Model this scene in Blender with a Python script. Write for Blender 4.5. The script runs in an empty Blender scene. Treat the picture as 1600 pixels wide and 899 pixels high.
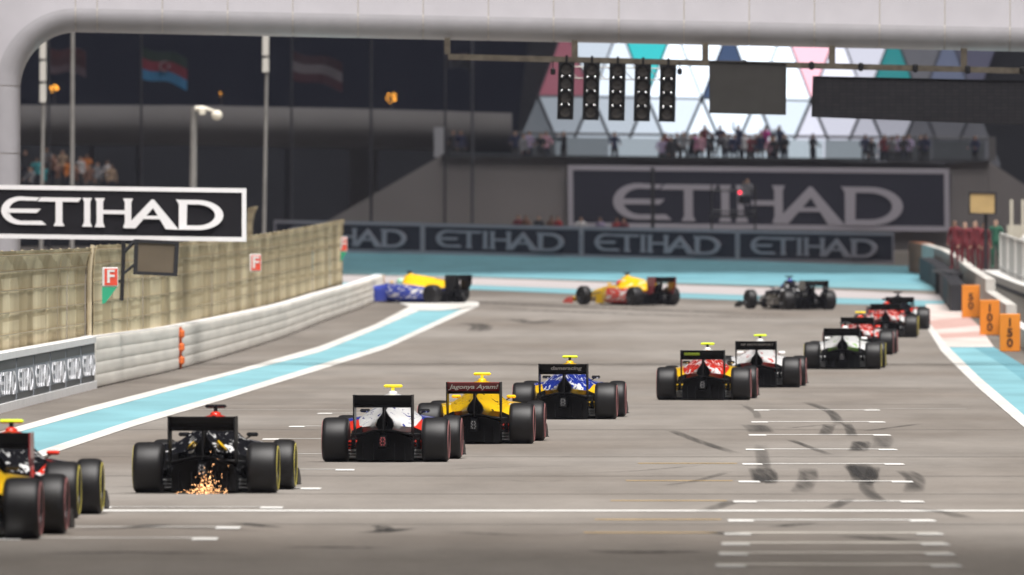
import bpy, bmesh, math, random
from mathutils import Vector, Matrix
R = math.radians
scene = bpy.context.scene
col = scene.collection

# ------------------------------------------------------------------ camera
F = 24200.0            # focal length in pixels of the 1600 px wide photograph
HZ = 300.0             # row of the horizon in the photograph
CAMZ = 4.15            # lens height above the lowest part of the straight
cam = bpy.data.cameras.new('camera')
cam_ob = bpy.data.objects.new('camera', cam)
col.objects.link(cam_ob)
cam.sensor_width = 36.0
cam.lens = 36.0 * F / 1600.0
cam_ob.location = (0, 0, CAMZ)
cam_ob.rotation_euler = (R(90) - math.atan((449.5 - HZ) / F), 0, 0)
cam.clip_start = 1.0
cam.clip_end = 6000.0
cam.dof.use_dof = True
cam.dof.focus_distance = 243.0
cam.dof.aperture_fstop = 4.9
scene.camera = cam_ob

# ------------------------------------------------------------------ sky, floodlight, exposure
LIGHT = Vector((-0.14, 0.36, -0.90)).normalized()      # direction the floodlight travels
world = bpy.data.worlds.new('World')
scene.world = world
world.use_nodes = True
wn = world.node_tree
bg = wn.nodes['Background']
sky = wn.nodes.new('ShaderNodeTexSky')
sky.sky_type = 'NISHITA'
sky.sun_disc = False
sky.sun_elevation = math.asin(-LIGHT.z)
sky.altitude = 6000
sky.dust_density = 0.0
sky.ozone_density = 10.0
sky.sun_rotation = math.atan2(-LIGHT.x, -LIGHT.y)
tint = wn.nodes.new('ShaderNodeMix'); tint.data_type = 'RGBA'; tint.blend_type = 'MULTIPLY'; tint.inputs[0].default_value = 1.0
tint.inputs[7].default_value = (0.95, 0.72, 1.25, 1.0)          # deep navy of the night
wn.links.new(sky.outputs[0], tint.inputs[6])
wn.links.new(tint.outputs[2], bg.inputs[0])
bg.inputs[1].default_value = 0.0003
sun = bpy.data.lights.new('floodlight', 'SUN')
sun_ob = bpy.data.objects.new('floodlight', sun)
col.objects.link(sun_ob)
sun_ob.location = (60, -60, 90)
sun_ob.rotation_euler = LIGHT.to_track_quat('-Z', 'Y').to_euler()
sun.energy = 4.2
sun.angle = R(46)
sun.color = (1.0, 0.965, 0.93)
scene.view_settings.view_transform = 'Standard'
scene.view_settings.look = 'None'
scene.view_settings.gamma = 1.0
scene.view_settings.exposure = 0.88
scene.view_settings.use_curve_mapping = False
scene.cycles.use_denoising = True
scene.cycles.max_bounces = 6
scene.cycles.sample_clamp_indirect = 4.0

# ------------------------------------------------------------------ ground height and photo-to-place helpers
KN = [(0, 3.3), (120, 3.40), (158, 3.56), (193, 3.76), (221, 3.86), (240, 3.91), (268, 3.94), (297, 4.0),
      (330, 4.07), (361, 4.14), (400, 4.15), (440, 4.11), (475, 3.99), (510, 3.83), (560, 3.63), (620, 3.42), (680, 3.19),
      (720, 2.75), (740, 2.62), (900, 2.5), (6000, 2.5)]
def gdepth(d):
    """depth of the ground below the lens at distance d (smooth through the knots)"""
    for i in range(len(KN) - 1):
        if d <= KN[i + 1][0] or i == len(KN) - 2:
            x0, y0 = KN[i]; x1, y1 = KN[i + 1]
            m = []
            for j in (i, i + 1):
                if 0 < j < len(KN) - 1:
                    m.append((KN[j + 1][1] - KN[j - 1][1]) / (KN[j + 1][0] - KN[j - 1][0]))
                else:
                    m.append(0.0)
            t = min(max((d - x0) / (x1 - x0), 0), 1); h = x1 - x0
            return ((2*t**3 - 3*t*t + 1) * y0 + (t**3 - 2*t*t + t) * h * m[0]
                    + (-2*t**3 + 3*t*t) * y1 + (t**3 - t*t) * h * m[1])
def gz(d): return CAMZ - gdepth(d)
def gdist(py):
    lo, hi = 100.0, 1500.0
    for _ in range(60):
        mid = (lo + hi) / 2
        if gdepth(mid) * F / mid > py - HZ: lo = mid
        else: hi = mid
    return (lo + hi) / 2
def P(px, py, d): return Vector(((px - 800) / F * d, d, CAMZ + (HZ - py) / F * d))
def G(px, py, dz=0.0):
    d = gdist(py)
    return Vector(((px - 800) / F * d, d, gz(d) + dz))
def GX(px, d, dz=0.0): return Vector(((px - 800) / F * d, d, gz(d) + dz))

HAZE = 0.000050
# ------------------------------------------------------------------ materials
MATS = {}
def mat(name, color, rough=0.6, metal=0.0, coat=0.0, var=0.0, scale=6.0, stretch=(1, 1, 1), emit=None, estr=0.0,
        color2=None, bump=0.0, spec=0.5):
    if name in MATS: return MATS[name]
    m = bpy.data.materials.new(name); m.use_nodes = True
    nt = m.node_tree; b = nt.nodes['Principled BSDF']
    c = (*color, 1.0)
    b.inputs['Base Color'].default_value = c
    b.inputs['Roughness'].default_value = rough
    b.inputs['Metallic'].default_value = metal
    b.inputs['Coat Weight'].default_value = coat
    b.inputs['Coat Roughness'].default_value = 0.04
    b.inputs['Specular IOR Level'].default_value = spec
    if emit:
        b.inputs['Emission Color'].default_value = (*emit, 1); b.inputs['Emission Strength'].default_value = estr
    if var or color2 or bump:
        tc = nt.nodes.new('ShaderNodeTexCoord'); mp = nt.nodes.new('ShaderNodeMapping')
        mp.inputs['Scale'].default_value = stretch
        nz = nt.nodes.new('ShaderNodeTexNoise'); nz.inputs['Scale'].default_value = scale
        nz.inputs['Detail'].default_value = 5.0
        nt.links.new(tc.outputs['Object'], mp.inputs[0]); nt.links.new(mp.outputs[0], nz.inputs['Vector'])
        rp = nt.nodes.new('ShaderNodeValToRGB')
        lo = color2 if color2 else tuple(x * (1 - var) for x in color)
        hi = color if color2 else tuple(min(1, x * (1 + var)) for x in color)
        rp.color_ramp.elements[0].position = 0.32; rp.color_ramp.elements[1].position = 0.68
        rp.color_ramp.elements[0].color = (*lo, 1); rp.color_ramp.elements[1].color = (*hi, 1)
        nt.links.new(nz.outputs['Fac'], rp.inputs[0])
        if var or color2: nt.links.new(rp.outputs[0], b.inputs['Base Color'])
        if bump:
            bp = nt.nodes.new('ShaderNodeBump'); bp.inputs['Strength'].default_value = bump
            nt.links.new(nz.outputs['Fac'], bp.inputs['Height']); nt.links.new(bp.outputs[0], b.inputs['Normal'])
    MATS[name] = m
    return m

def asphalt(name, c0, c1, c2):
    m = bpy.data.materials.new(name); m.use_nodes = True
    nt = m.node_tree; b = nt.nodes['Principled BSDF']; N = nt.nodes.new; L = nt.links.new
    tc = N('ShaderNodeTexCoord')
    def noise(sc, st, det=4):
        mp = N('ShaderNodeMapping'); mp.inputs['Scale'].default_value = st
        nz = N('ShaderNodeTexNoise'); nz.inputs['Scale'].default_value = sc; nz.inputs['Detail'].default_value = det
        L(tc.outputs['Object'], mp.inputs[0]); L(mp.outputs[0], nz.inputs['Vector']); return nz
    n1 = noise(0.10, (1.0, 0.35, 1)); n2 = noise(0.9, (1.0, 0.10, 1)); n3 = noise(5.0, (1, 0.5, 1), 8); n4 = noise(55.0, (1, 1, 1), 2)
    rp = N('ShaderNodeValToRGB')
    for i, (p, c) in enumerate(((0.32, c0), (0.5, c1), (0.68, c2))):
        e = rp.color_ramp.elements[i] if i < 2 else rp.color_ramp.elements.new(p)
        e.position = p; e.color = (*c, 1)
    L(n1.outputs['Fac'], rp.inputs[0])
    def mul(a_sock, nz, lo, hi):
        mr = N('ShaderNodeMapRange'); mr.inputs[1].default_value = 0.3; mr.inputs[2].default_value = 0.7
        mr.inputs[3].default_value = lo; mr.inputs[4].default_value = hi
        L(nz.outputs['Fac'], mr.inputs[0])
        mx = N('ShaderNodeMix'); mx.data_type = 'RGBA'; mx.blend_type = 'MULTIPLY'; mx.inputs[0].default_value = 1.0
        L(a_sock, mx.inputs[6]); L(mr.outputs[0], mx.inputs[7]); return mx.outputs[2]
    n5 = noise(1.0, (0.05, 0.22, 1), 5)
    s = mul(rp.outputs[0], n2, 0.88, 1.08); s = mul(s, n5, 0.90, 1.07); s = mul(s, n3, 0.93, 1.06); s = mul(s, n4, 0.82, 1.18)
    L(s, b.inputs['Base Color']); b.inputs['Roughness'].default_value = 0.85
    b.inputs['Specular IOR Level'].default_value = 0.25
    MATS[name] = m
    return m

def facing(me): pass
class MB:
    """collects faces, then links them as one mesh object"""
    def __init__(s): s.v = []; s.f = []; s.m = []
    def add(s, vs, fs, mi=0):
        o = len(s.v); s.v += [tuple(v) for v in vs]
        for f in fs: s.f.append(tuple(o + i for i in f)); s.m.append(mi)
    def box(s, c, size, mi=0, rot=None):
        x, y, z = (k / 2 for k in size); c = Vector(c)
        vs = [Vector(p) for p in ((-x,-y,-z),(x,-y,-z),(x,y,-z),(-x,y,-z),(-x,-y,z),(x,-y,z),(x,y,z),(-x,y,z))]
        if rot is not None: vs = [rot @ v for v in vs]
        s.add([v + c for v in vs], [(0,3,2,1),(4,5,6,7),(0,1,5,4),(1,2,6,5),(2,3,7,6),(3,0,4,7)], mi)
    def cbox(s, c, size, ch, mi=0):
        """box with chamfered vertical and horizontal edges"""
        x, y, z = (k / 2 for k in size)
        secs = []
        for zz, k in ((-z, ch), (-z + ch, 0), (z - ch, 0), (z, ch)):
            a, b = x - k, y - k
            e = min(ch, a * .9, b * .9)
            secs.append([Vector(c) + Vector(p) for p in ((-a+e,-b,zz),(a-e,-b,zz),(a,-b+e,zz),(a,b-e,zz),(a-e,b,zz),(-a+e,b,zz),(-a,b-e,zz),(-a,-b+e,zz))])
        s.loft(secs, mi)
    def loft(s, secs, mi=0, caps=True, closed=True, capmi=None):
        n = len(secs[0]); o = len(s.v)
        for sec in secs: s.v += [tuple(p) for p in sec]
        for i in range(len(secs) - 1):
            for j in range(n if closed else n - 1):
                k = (j + 1) % n
                s.f.append((o + i*n + j, o + i*n + k, o + (i+1)*n + k, o + (i+1)*n + j)); s.m.append(mi)
        if caps:
            cm = mi if capmi is None else capmi
            s.f.append(tuple(o + j for j in reversed(range(n)))); s.m.append(cm)
            s.f.append(tuple(o + (len(secs)-1)*n + j for j in range(n))); s.m.append(cm)
    def tube(s, pts, r, n=8, mi=0):
        pts = [Vector(p) for p in pts]; secs = []
        rs = r if isinstance(r, (list, tuple)) else [r] * len(pts)
        for i, p in enumerate(pts):
            t = (pts[min(i+1, len(pts)-1)] - pts[max(i-1, 0)]).normalized()
            a = t.orthogonal() if abs(t.z) > .9 else t.cross(Vector((0, 0, 1)))
            a.normalize(); b = t.cross(a)
            secs.append([p + (a * math.cos(2*math.pi*k/n) + b * math.sin(2*math.pi*k/n)) * rs[i] for k in range(n)])
        s.loft(secs, mi)
    def lathe(s, prof, n=32, mi=0, mis=None, axis='x', c=(0, 0, 0), closed=False):
        """prof: (axial, radius)"""
        o = len(s.v); c = Vector(c); k = len(prof)
        for (a, r) in prof:
            for i in range(n):
                t = 2*math.pi*i/n; u, w = r*math.cos(t), r*math.sin(t)
                p = {'x': (a, u, w), 'y': (u, a, w), 'z': (u, w, a)}[axis]
                s.v.append(tuple(c + Vector(p)))
        for i in range(k if closed else k - 1):
            i2 = (i + 1) % k
            for j in range(n):
                j2 = (j + 1) % n
                s.f.append((o+i*n+j, o+i*n+j2, o+i2*n+j2, o+i2*n+j)); s.m.append(mis[i] if mis else mi)
    def ball(s, c, r, mi=0, n=12, sc=(1, 1, 1)):
        prof = [(-math.cos(math.pi*i/8)*r*sc[2], max(1e-4, math.sin(math.pi*i/8)*r)) for i in range(9)]
        o = len(s.v)
        s.lathe(prof, n, mi, axis='z', c=(0, 0, 0))
        for i in range(o, len(s.v)):
            v = s.v[i]; s.v[i] = (v[0]*sc[0]+c[0], v[1]*sc[1]+c[1], v[2]+c[2])
    def prism(s, poly, mapf, t0, t1, mi=0):
        """poly of 2D points; mapf(a, b, t) gives the 3D point"""
        s.loft([[mapf(a, b, t0) for a, b in poly], [mapf(a, b, t1) for a, b in poly]], mi)
    def mesh(s, name, smooth=None):
        me = bpy.data.meshes.new(name)
        me.from_pydata(s.v, [], s.f)
        nm = max(s.m) + 1 if s.m else 1
        for _ in range(nm): me.materials.append(None)
        me.polygons.foreach_set('material_index', s.m)
        bm = bmesh.new(); bm.from_mesh(me)
        bmesh.ops.recalc_face_normals(bm, faces=bm.faces)
        bm.to_mesh(me); bm.free()
        if smooth:
            me.polygons.foreach_set('use_smooth', [True] * len(me.polygons))
            me.set_sharp_from_angle(angle=R(smooth))
        me.update()
        return me
    def build(s, name, mats, parent=None, smooth=None, loc=None):
        return link(name, s.mesh(name, smooth), mats, parent, loc)

def link(name, me, mats, parent=None, loc=None, rot=None, scale=None):
    o = bpy.data.objects.new(name, me); col.objects.link(o)
    if not isinstance(mats, (list, tuple)): mats = [mats]
    for i, sl in enumerate(o.material_slots):
        sl.link = 'OBJECT'; sl.material = mats[min(i, len(mats)-1)]
    if parent: o.parent = parent
    if loc is not None: o.location = loc
    if rot is not None: o.rotation_euler = rot
    if scale is not None: o.scale = scale
    return o
def tag(o, label=None, cat=None, group=None, kind=None):
    if label: o['label'] = label
    if cat: o['category'] = cat
    if group: o['group'] = group
    if kind: o['kind'] = kind
    return o
def empty(name, loc, label, cat, group=None, rz=0.0):
    o = bpy.data.objects.new(name, None); col.objects.link(o)
    o.location = loc; o.rotation_euler = (0, 0, rz); o.empty_display_size = 0.3
    return tag(o, label, cat, group)
def rel(root, p): return Vector(p) - root.location

def lerp_poly(pts, t):
    L = [0.0]
    for a, b in zip(pts, pts[1:]): L.append(L[-1] + math.hypot(b[0]-a[0], b[1]-a[1]))
    s = t * L[-1]
    for i in range(len(pts)-1):
        if s <= L[i+1] + 1e-9:
            k = 0 if L[i+1] == L[i] else (s - L[i]) / (L[i+1]-L[i])
            return tuple(pts[i][j] + (pts[i+1][j]-pts[i][j])*k for j in range(len(pts[i])))
    return pts[-1]
def gstrip(name, a, b, m, dz, n=60, parent=None, kind='structure'):
    """painted strip on the ground between two photo polylines a and b, with a real thickness of paint"""
    mb = MB(); A = []; B = []
    for i in range(n + 1):
        t = i / n
        A.append(G(*lerp_poly(a, t), dz)); B.append(G(*lerp_poly(b, t), dz))
    mb.loft([A, B], 0, caps=False, closed=False)
    o = mb.build(name, m, parent)
    if not parent: tag(o, kind=kind)
    return o

# ================================================================== setting: ground, road, paint
M_road = asphalt('asphalt', (0.160, 0.138, 0.119), (0.200, 0.180, 0.161), (0.236, 0.217, 0.198))
M_verge = asphalt('verge_asphalt', (0.135, 0.118, 0.103), (0.165, 0.147, 0.13), (0.19, 0.172, 0.155))
M_white = mat('white_road_paint', (0.55, 0.535, 0.51), 0.75, var=0.14, scale=1.2, stretch=(1, .2, 1))
M_thin = mat('worn_white_paint', (0.47, 0.46, 0.44), 0.8, var=0.25, scale=2.5)
M_turq = mat('turquoise_paint', (0.17, 0.36, 0.41), 0.75, var=0.14, scale=0.5, stretch=(1, .2, 1))
M_turq2 = mat('deep_turquoise_paint', (0.12, 0.29, 0.345), 0.75, var=0.12, scale=0.6, stretch=(1, .2, 1))
M_turqfar = mat('far_turquoise_paint', (.15, .32, .365), .8, var=.12, scale=.3, stretch=(.3, 1, 1))  # slightly darker, greyer turquoise for the far strips
M_farwhite = mat('far_white_paint', (.43, .395, .40), .8, color2=(.33, .30, .30), scale=.35, stretch=(.35, 1, 1))  # greyer, mottled white for the far line
M_orange_line = mat('faded_orange_paint', (0.42, 0.29, 0.13), 0.8, var=0.2, scale=2)

def sheet(name, x0, x1, ds, m, dz):
    mb = MB()
    secs = [[(x0(d) , d, gz(d) + dz), (x1(d), d, gz(d) + dz)] for d in ds]
    mb.loft(secs, 0, caps=False, closed=False)
    return tag(mb.build(name, m), kind='structure')
ds_all = [20 + 5*i for i in range(160)] + [840, 880]
sheet('ground', lambda d: -120, lambda d: 120, ds_all, M_verge, 0.0)
road = sheet('road', lambda d: -7.0 - 2.1 + 0.0128*(d-226) + (2.1 if d < 900 else 0), lambda d: 8.75 + .0182*(d-261),
             [100 + 5*i for i in range(83)], M_road, 0.006)
# cross-track at the corner
gstrip('corner_road', [(480, 470), (800, 470), (1200, 486), (1470, 492)], [(480, 436), (740, 436), (1050, 446), (1470, 465)], M_road, 0.004)

# left verge: white, turquoise, white
IN_LO = [(-120, 778), (52, 720), (207, 668), (345, 627), (490, 582), (603, 546), (707, 498), (748, 479)]
IN_UP = [(-120, 765), (52, 709), (207, 658), (345, 618), (469, 580), (603, 539), (700, 494), (722, 484)]
OUT_LO = [(-120, 722), (34, 675), (138, 646), (276, 609), (386, 580), (500, 551), (586, 516), (655, 486)]
OUT_UP = [(-120, 712), (34, 666), (138, 637), (276, 602), (366, 580), (500, 542), (586, 508), (645, 477)]
gstrip('edge_line', IN_LO, IN_UP, M_white, 0.014)
gstrip('edge_line', OUT_LO, OUT_UP, M_white, 0.014)
gstrip('turquoise_strip', IN_UP, OUT_LO, M_turq, 0.010)
gstrip('edge_line', [(655, 486), (690, 486), (748, 479)], [(597, 464), (680, 468), (748, 473)], M_white, 0.018)
# right verge
RL = [(1445, 508), (1471, 550), (1527, 606), (1600, 669), (1700, 760)]
RU = [(1452, 505), (1482, 543), (1530, 590), (1600, 650), (1700, 735)]
gstrip('edge_line', RL, RU, M_white, 0.014)
gstrip('turquoise_strip', [(1482, 543), (1530, 590), (1600, 650), (1700, 735)], [(1520, 543), (1562, 568), (1640, 625), (1760, 700)], M_turq, 0.010)
gstrip('turquoise_strip', [(1520, 543), (1562, 568), (1640, 625), (1760, 700)], [(1553, 543), (1600, 572), (1680, 620), (1800, 690)], M_turq2, 0.010)
M_kerbw = mat('kerb_white', (0.60, 0.55, 0.52), 0.7, color2=(0.50, 0.40, 0.37), scale=0.6, stretch=(1, .25, 1))
M_kerbr = mat('kerb_red', (0.46, 0.30, 0.27), 0.7, var=.15, scale=2)
kl = [(1452, 505), (1453, 492), (1446, 476)]
for i in range(9):
    t0, t1 = i / 9, (i + 1) / 9
    ya, yb = 543 - 67 * t0, 543 - 67 * t1
    la = lerp_poly([(1482, 543), (1452, 505), (1446, 476)], t0); lb = lerp_poly([(1482, 543), (1452, 505), (1446, 476)], t1)
    ra = lerp_poly([(1553, 543), (1530, 510), (1492, 476)], t0); rb = lerp_poly([(1553, 543), (1530, 510), (1492, 476)], t1)
    gstrip('kerb', [la, ra], [lb, rb], M_kerbr if i in (2, 4, 5) else M_kerbw, 0.012, n=6)
# corner run-off
gstrip('runoff', [(420, 420), (740, 430), (1050, 440), (1300, 447), (1472, 452)], [(420, 391), (661, 396.5), (909, 402.5), (1153, 408), (1440, 417)], M_turq2, 0.010)
gstrip('runoff', [(500, 428), (740, 433), (1050, 443), (1300, 450), (1472, 455)], [(500, 413), (740, 421), (1050, 431), (1300, 439), (1472, 446)], M_turqfar, 0.016)
gstrip('edge_line', [(500, 441), (740, 446), (1050, 458), (1300, 466), (1475, 471)], [(500, 430), (740, 435), (1050, 446), (1300, 454), (1475, 462)], M_farwhite, 0.014)
gstrip('turquoise_strip', [(500, 446), (740, 453), (1050, 466), (1300, 475), (1475, 480)], [(500, 441), (740, 446), (1050, 458), (1300, 466), (1475, 471)], M_turqfar, 0.010)

# start line, grid boxes, thin lines (road paint, children of the road)
def flat(name, quad, m, dz, n=1):
    """quad in place coordinates (x, d)"""
    mb = MB(); (a, b, c, e) = quad
    secs = []
    for i in range(n + 1):
        t = i / n
        p = Vector(a).lerp(Vector(b), t); q = Vector(e).lerp(Vector(c), t)
        secs.append([(p.x, p.y, gz(p.y) + dz), (q.x, q.y, gz(q.y) + dz)])
    mb.loft(secs, 0, caps=False, closed=False)
    return mb.build(name, m, road)
def bar(name, x0, x1, d, w, m, dz=0.011):
    k = -0.0165
    return flat(name, ((x0, d + x0*k), (x1, d + x1*k), (x1, d + w + x1*k), (x0, d + w + x0*k)), m, dz, 4)
M_faint = mat('faint_paint', (.46, .43, .385), .8, var=.2, scale=2)
M_start = mat('start_line_paint', (0.66, 0.65, 0.63), 0.7, var=0.08, scale=3)
bar('start_line', -7.6, 9.6, 177.6, 1.15, M_start)
for k, d in enumerate((144.5, 150.5, 156.0, 162.0, 171.0, 186.0, 203.0, 219.0, 234.0, 249.5, 264.5, 281.0)):
    c = 3.77 + 0.0182*(d - 185)
    bar('grid_line', c - 1.12, c + 1.12, d, 0.50 if d > 166 else .8, M_start if d > 166 else M_faint)
    for sgn in (-1, 1):
        bar('grid_tick', c + sgn*1.0 - 0.14, c + sgn*1.0 + 0.14, d - 1.2, 1.2, M_start if d > 166 else M_thin, 0.014)
    if 160 < d < 225:
        bar('lane_line', c - 2.6, c - 1.2, d + 0.2, 0.5, M_orange_line)
for k, d in enumerate((159.0, 166.0, 181.0, 197.0, 213.5, 229.0, 245.0, 259.0, 276.0)):
    c = -3.80 + 0.0155*(d - 181)
    bar('grid_line', c - 1.1, c + 1.1, d, 0.40, M_thin)
    for sgn in (-1, 1):
        bar('grid_tick', c + sgn*1.0 - 0.13, c + sgn*1.0 + 0.13, d - 1.25, 1.25, M_start, 0.014)
bar('lane_line', 6.5, 8.3, 283.0, 0.3, M_thin)
bar('lane_line', -6.0, -2.0, 281.0, 0.25, M_thin)

# tyre marks on the road
def rubber_mat():
    m = bpy.data.materials.new('rubber_mark'); m.use_nodes = True
    nt = m.node_tree; b = nt.nodes['Principled BSDF']; N = nt.nodes.new; L = nt.links.new
    b.inputs['Base Color'].default_value = (0.026, 0.024, 0.023, 1); b.inputs['Roughness'].default_value = 0.75
    tc = N('ShaderNodeTexCoord'); mp = N('ShaderNodeMapping'); mp.inputs['Scale'].default_value = (5.0, .05, 1)
    nz = N('ShaderNodeTexNoise'); nz.inputs['Scale'].default_value = 1.6; nz.inputs['Detail'].default_value = 4
    mr = N('ShaderNodeMapRange'); mr.inputs[1].default_value = .25; mr.inputs[2].default_value = .75
    mr.inputs[3].default_value = 0.25; mr.inputs[4].default_value = 1.0
    at = N('ShaderNodeAttribute'); at.attribute_name = 'fade'
    mu = N('ShaderNodeMath'); mu.operation = 'MULTIPLY'
    L(tc.outputs['Object'], mp.inputs[0]); L(mp.outputs[0], nz.inputs['Vector']); L(nz.outputs['Fac'], mr.inputs[0])
    L(mr.outputs[0], mu.inputs[0]); L(at.outputs['Fac'], mu.inputs[1]); L(mu.outputs[0], b.inputs['Alpha'])
    return m
M_rub = rubber_mat()
rnd = random.Random(4)
NMARK = [0]
def tyre_mark(pts, wpx, dark):
    """rubber streak along photo points, wpx wide in photo pixels; its edges fade out"""
    pts = [G(*p) for p in pts]; fine = []; w = wpx / F * pts[0].y
    NMARK[0] += 1; dz = 0.0102 + .00025*(NMARK[0] % 14)
    for i in range(len(pts)-1):
        p0, p1, p2, p3 = pts[max(i-1, 0)], pts[i], pts[i+1], pts[min(i+2, len(pts)-1)]
        for k in range(8):
            t = k/8; fine.append(.5*((2*p1) + (p2-p0)*t + (2*p0-5*p1+4*p2-p3)*t*t + (3*p1-p0-3*p2+p3)*t**3))
    fine.append(pts[-1]); n = len(fine); mb = MB(); secs = []; fade = []
    for i, p in enumerate(fine):
        e = min(1.0, 4*min(i, n-1-i)/(n-1))
        secs.append([(p.x + w*u, p.y, gz(p.y) + dz) for u in (-.62, -.42, -.2, .2, .42, .62)])
        fade += [dark*e*q for q in (0, .75, 1, 1, .75, 0)]
    mb.loft(secs, 0, caps=False, closed=False)
    o = mb.build('tyre_mark', M_rub, road)
    at = o.data.attributes.new('fade', 'FLOAT', 'POINT'); at.data.foreach_set('value', fade)
for pts, w, dk in (
    ([(1048, 673), (1085, 688), (1152, 710)], 16, .45), ([(1258, 629), (1298, 645), (1312, 667)], 14, .5), ([(1160, 633), (1180, 645), (1184, 656)], 10, .35),
    ([(1175, 664), (1185, 670), (1190, 678)], 34, .45), ([(1230, 670), (1265, 667), (1300, 664)], 12, .4), ([(1296, 664), (1293, 672), (1288, 681)], 18, .6),
    ([(1322, 662), (1328, 672), (1332, 683)], 14, .6), ([(1350, 675), (1395, 669), (1440, 663)], 14, .35), ([(1233, 688), (1260, 698), (1297, 712)], 12, .5),
    ([(1346, 690), (1345, 698), (1340, 707)], 26, .75), ([(1378, 682), (1380, 692), (1372, 703)], 28, .35), ([(1188, 695), (1192, 720), (1194, 738)], 18, .35),
    ([(1188, 732), (1194, 744), (1196, 757)], 34, .85), ([(1205, 738), (1206, 748), (1204, 758)], 16, .5), ([(1262, 732), (1262, 750), (1250, 772)], 26, .55),
    ([(1340, 724), (1350, 742), (1354, 757)], 34, .85), ([(1366, 730), (1362, 745), (1352, 760)], 18, .6), ([(1352, 752), (1356, 768), (1376, 786)], 20, .5),
    ([(1325, 728), (1334, 738), (1340, 748)], 16, .6), ([(1412, 736), (1430, 750), (1426, 772)], 26, .55), ([(1150, 783), (1125, 792), (1098, 801)], 26, .35),
    ([(1330, 780), (1310, 790), (1296, 797)], 22, .4), ([(1330, 838), (1395, 845), (1450, 846)], 60, .6), ([(1120, 832), (1150, 837), (1180, 838)], 46, .55),
    ([(1215, 826), (1240, 822), (1262, 818)], 40, .35), ([(1430, 796), (1480, 803), (1510, 812)], 26, .35), ([(200, 826), (228, 824), (256, 821)], 40, .5),
    ([(372, 818), (402, 822), (428, 826)], 34, .5), ([(578, 834), (606, 831), (632, 827)], 42, .7), ([(590, 822), (600, 826), (598, 832)], 24, .5),
    ([(80, 832), (240, 826), (420, 832)], 60, .3), ([(480, 858), (525, 856), (570, 859)], 90, .45), ([(100, 868), (200, 864), (330, 868)], 110, .4),
    ([(960, 862), (1010, 866), (1060, 862)], 90, .5), ([(700, 832), (820, 838), (960, 836)], 50, .3), ([(1040, 760), (1090, 752), (1140, 738)], 16, .3),
    ([(860, 742), (980, 738), (1100, 728)], 14, .25), ([(700, 735), (800, 731), (900, 729)], 16, .25), ([(790, 752), (840, 754), (890, 752)], 12, .3),
    ([(728, 505), (752, 510), (744, 520)], 30, .45), ([(800, 498), (835, 506), (862, 500)], 26, .4), ([(700, 470), (900, 480), (1250, 494)], 60, .35), ([(760, 482), (1000, 492), (1300, 500)], 70, .25),
    ([(100, 760), (200, 762), (330, 752)], 30, .25)):
    tyre_mark(pts, w*1.05, min(1, dk*1.35))
# paving joints across the straight
M_joint = mat('paving_joint', (0.13, 0.118, 0.105), .85, var=.2, scale=1)
for d in (168.0, 192.0, 207.5, 226.0, 255.0, 290.0, 318.0): bar('paving_joint', -6.6, 8.4, d, .3, M_joint, .0085)

# ================================================================== lettering shapes
def arc(cx, cz, rx, rz, a0, a1, n): return [(cx + rx*math.cos(R(a0+(a1-a0)*i/n)), cz + rz*math.sin(R(a0+(a1-a0)*i/n))) for i in range(n+1)]
def airline_letters():
    """list of convex-ish quads strips for the six capital letters, unit height, 7.5 wide"""
    polys = []
    def strip(outer, inner):
        for i in range(len(outer)-1): polys.append([outer[i], outer[i+1], inner[i+1], inner[i]])
    # E
    strip([(1.30, .97)] + arc(.66, .5, .66, .5, 78, 270, 22) + [(1.52, .0)],
          [(1.18, .85)] + arc(.72, .5, .46, .36, 78, 270, 22) + [(1.36, .15)])
    polys.append([(.22, .42), (1.20, .42), (1.34, .57), (.22, .57)])
    # T
    polys.append([(1.22, .83), (2.60, .83), (2.70, .98), (1.34, .98)])
    polys.append([(1.76, -.03), (2.13, -.03), (2.06, .12), (2.06, .84), (1.83, .84), (1.83, .12)])
    # I
    polys.append([(2.72, -.04), (3.06, -.04), (3.0, .12), (3.0, .84), (3.06, .98), (2.74, .98), (2.79, .84), (2.79, .12)])
    # H
    for x in (3.15, 4.10):
        polys.append([(x, -.05), (x+.34, -.05), (x+.28, .12), (x+.28, .84), (x+.34, .98), (x, .98), (x+.06, .84), (x+.06, .12)])
    polys.append([(3.40, .42), (4.20, .42), (4.20, .56), (3.40, .56)])
    # A
    polys.append([(4.14, -.07), (4.52, -.07), (5.12, .66), (5.14, .95), (5.06, .95)])
    polys.append([(5.54, -.09), (5.98, -.10), (5.14, .95), (5.0, .84)])
    polys.append([(4.66, .26), (5.44, .26), (5.34, .38), (4.74, .38)])
    # D
    polys.append([(5.98, -.1), (6.24, -.1), (6.26, .8), (6.1, .92), (5.88, .98), (5.98, .8)])
    strip([(5.92, .96)] + arc(6.62, .43, .86, .53, 90, -90, 18) + [(6.0, -.1)],
          [(6.1, .80)] + arc(6.60, .43, .60, .37, 90, -90, 18) + [(6.2, .06)])
    return polys
LET = airline_letters()
def letters_mesh(name, fr, to, up, m, parent, depth=0.015):
    """lettering between corner fr (lower left) and to (lower right) with height vector up, raised off the board towards -y"""
    mb = MB(); fr = Vector(fr); ex = (Vector(to) - fr) / 7.5; ez = Vector(up)
    nrm = ex.cross(ez).normalized()
    if nrm.y > 0: nrm = -nrm
    for i, p in enumerate(LET):
        a = [fr + ex*x + ez*z for x, z in p]
        mb.loft([[q + nrm*.0007*i for q in a], [q + nrm*(depth + .0012*i) for q in a]], 0)
    return mb.build(name, m, parent)
FONT = {}
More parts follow.
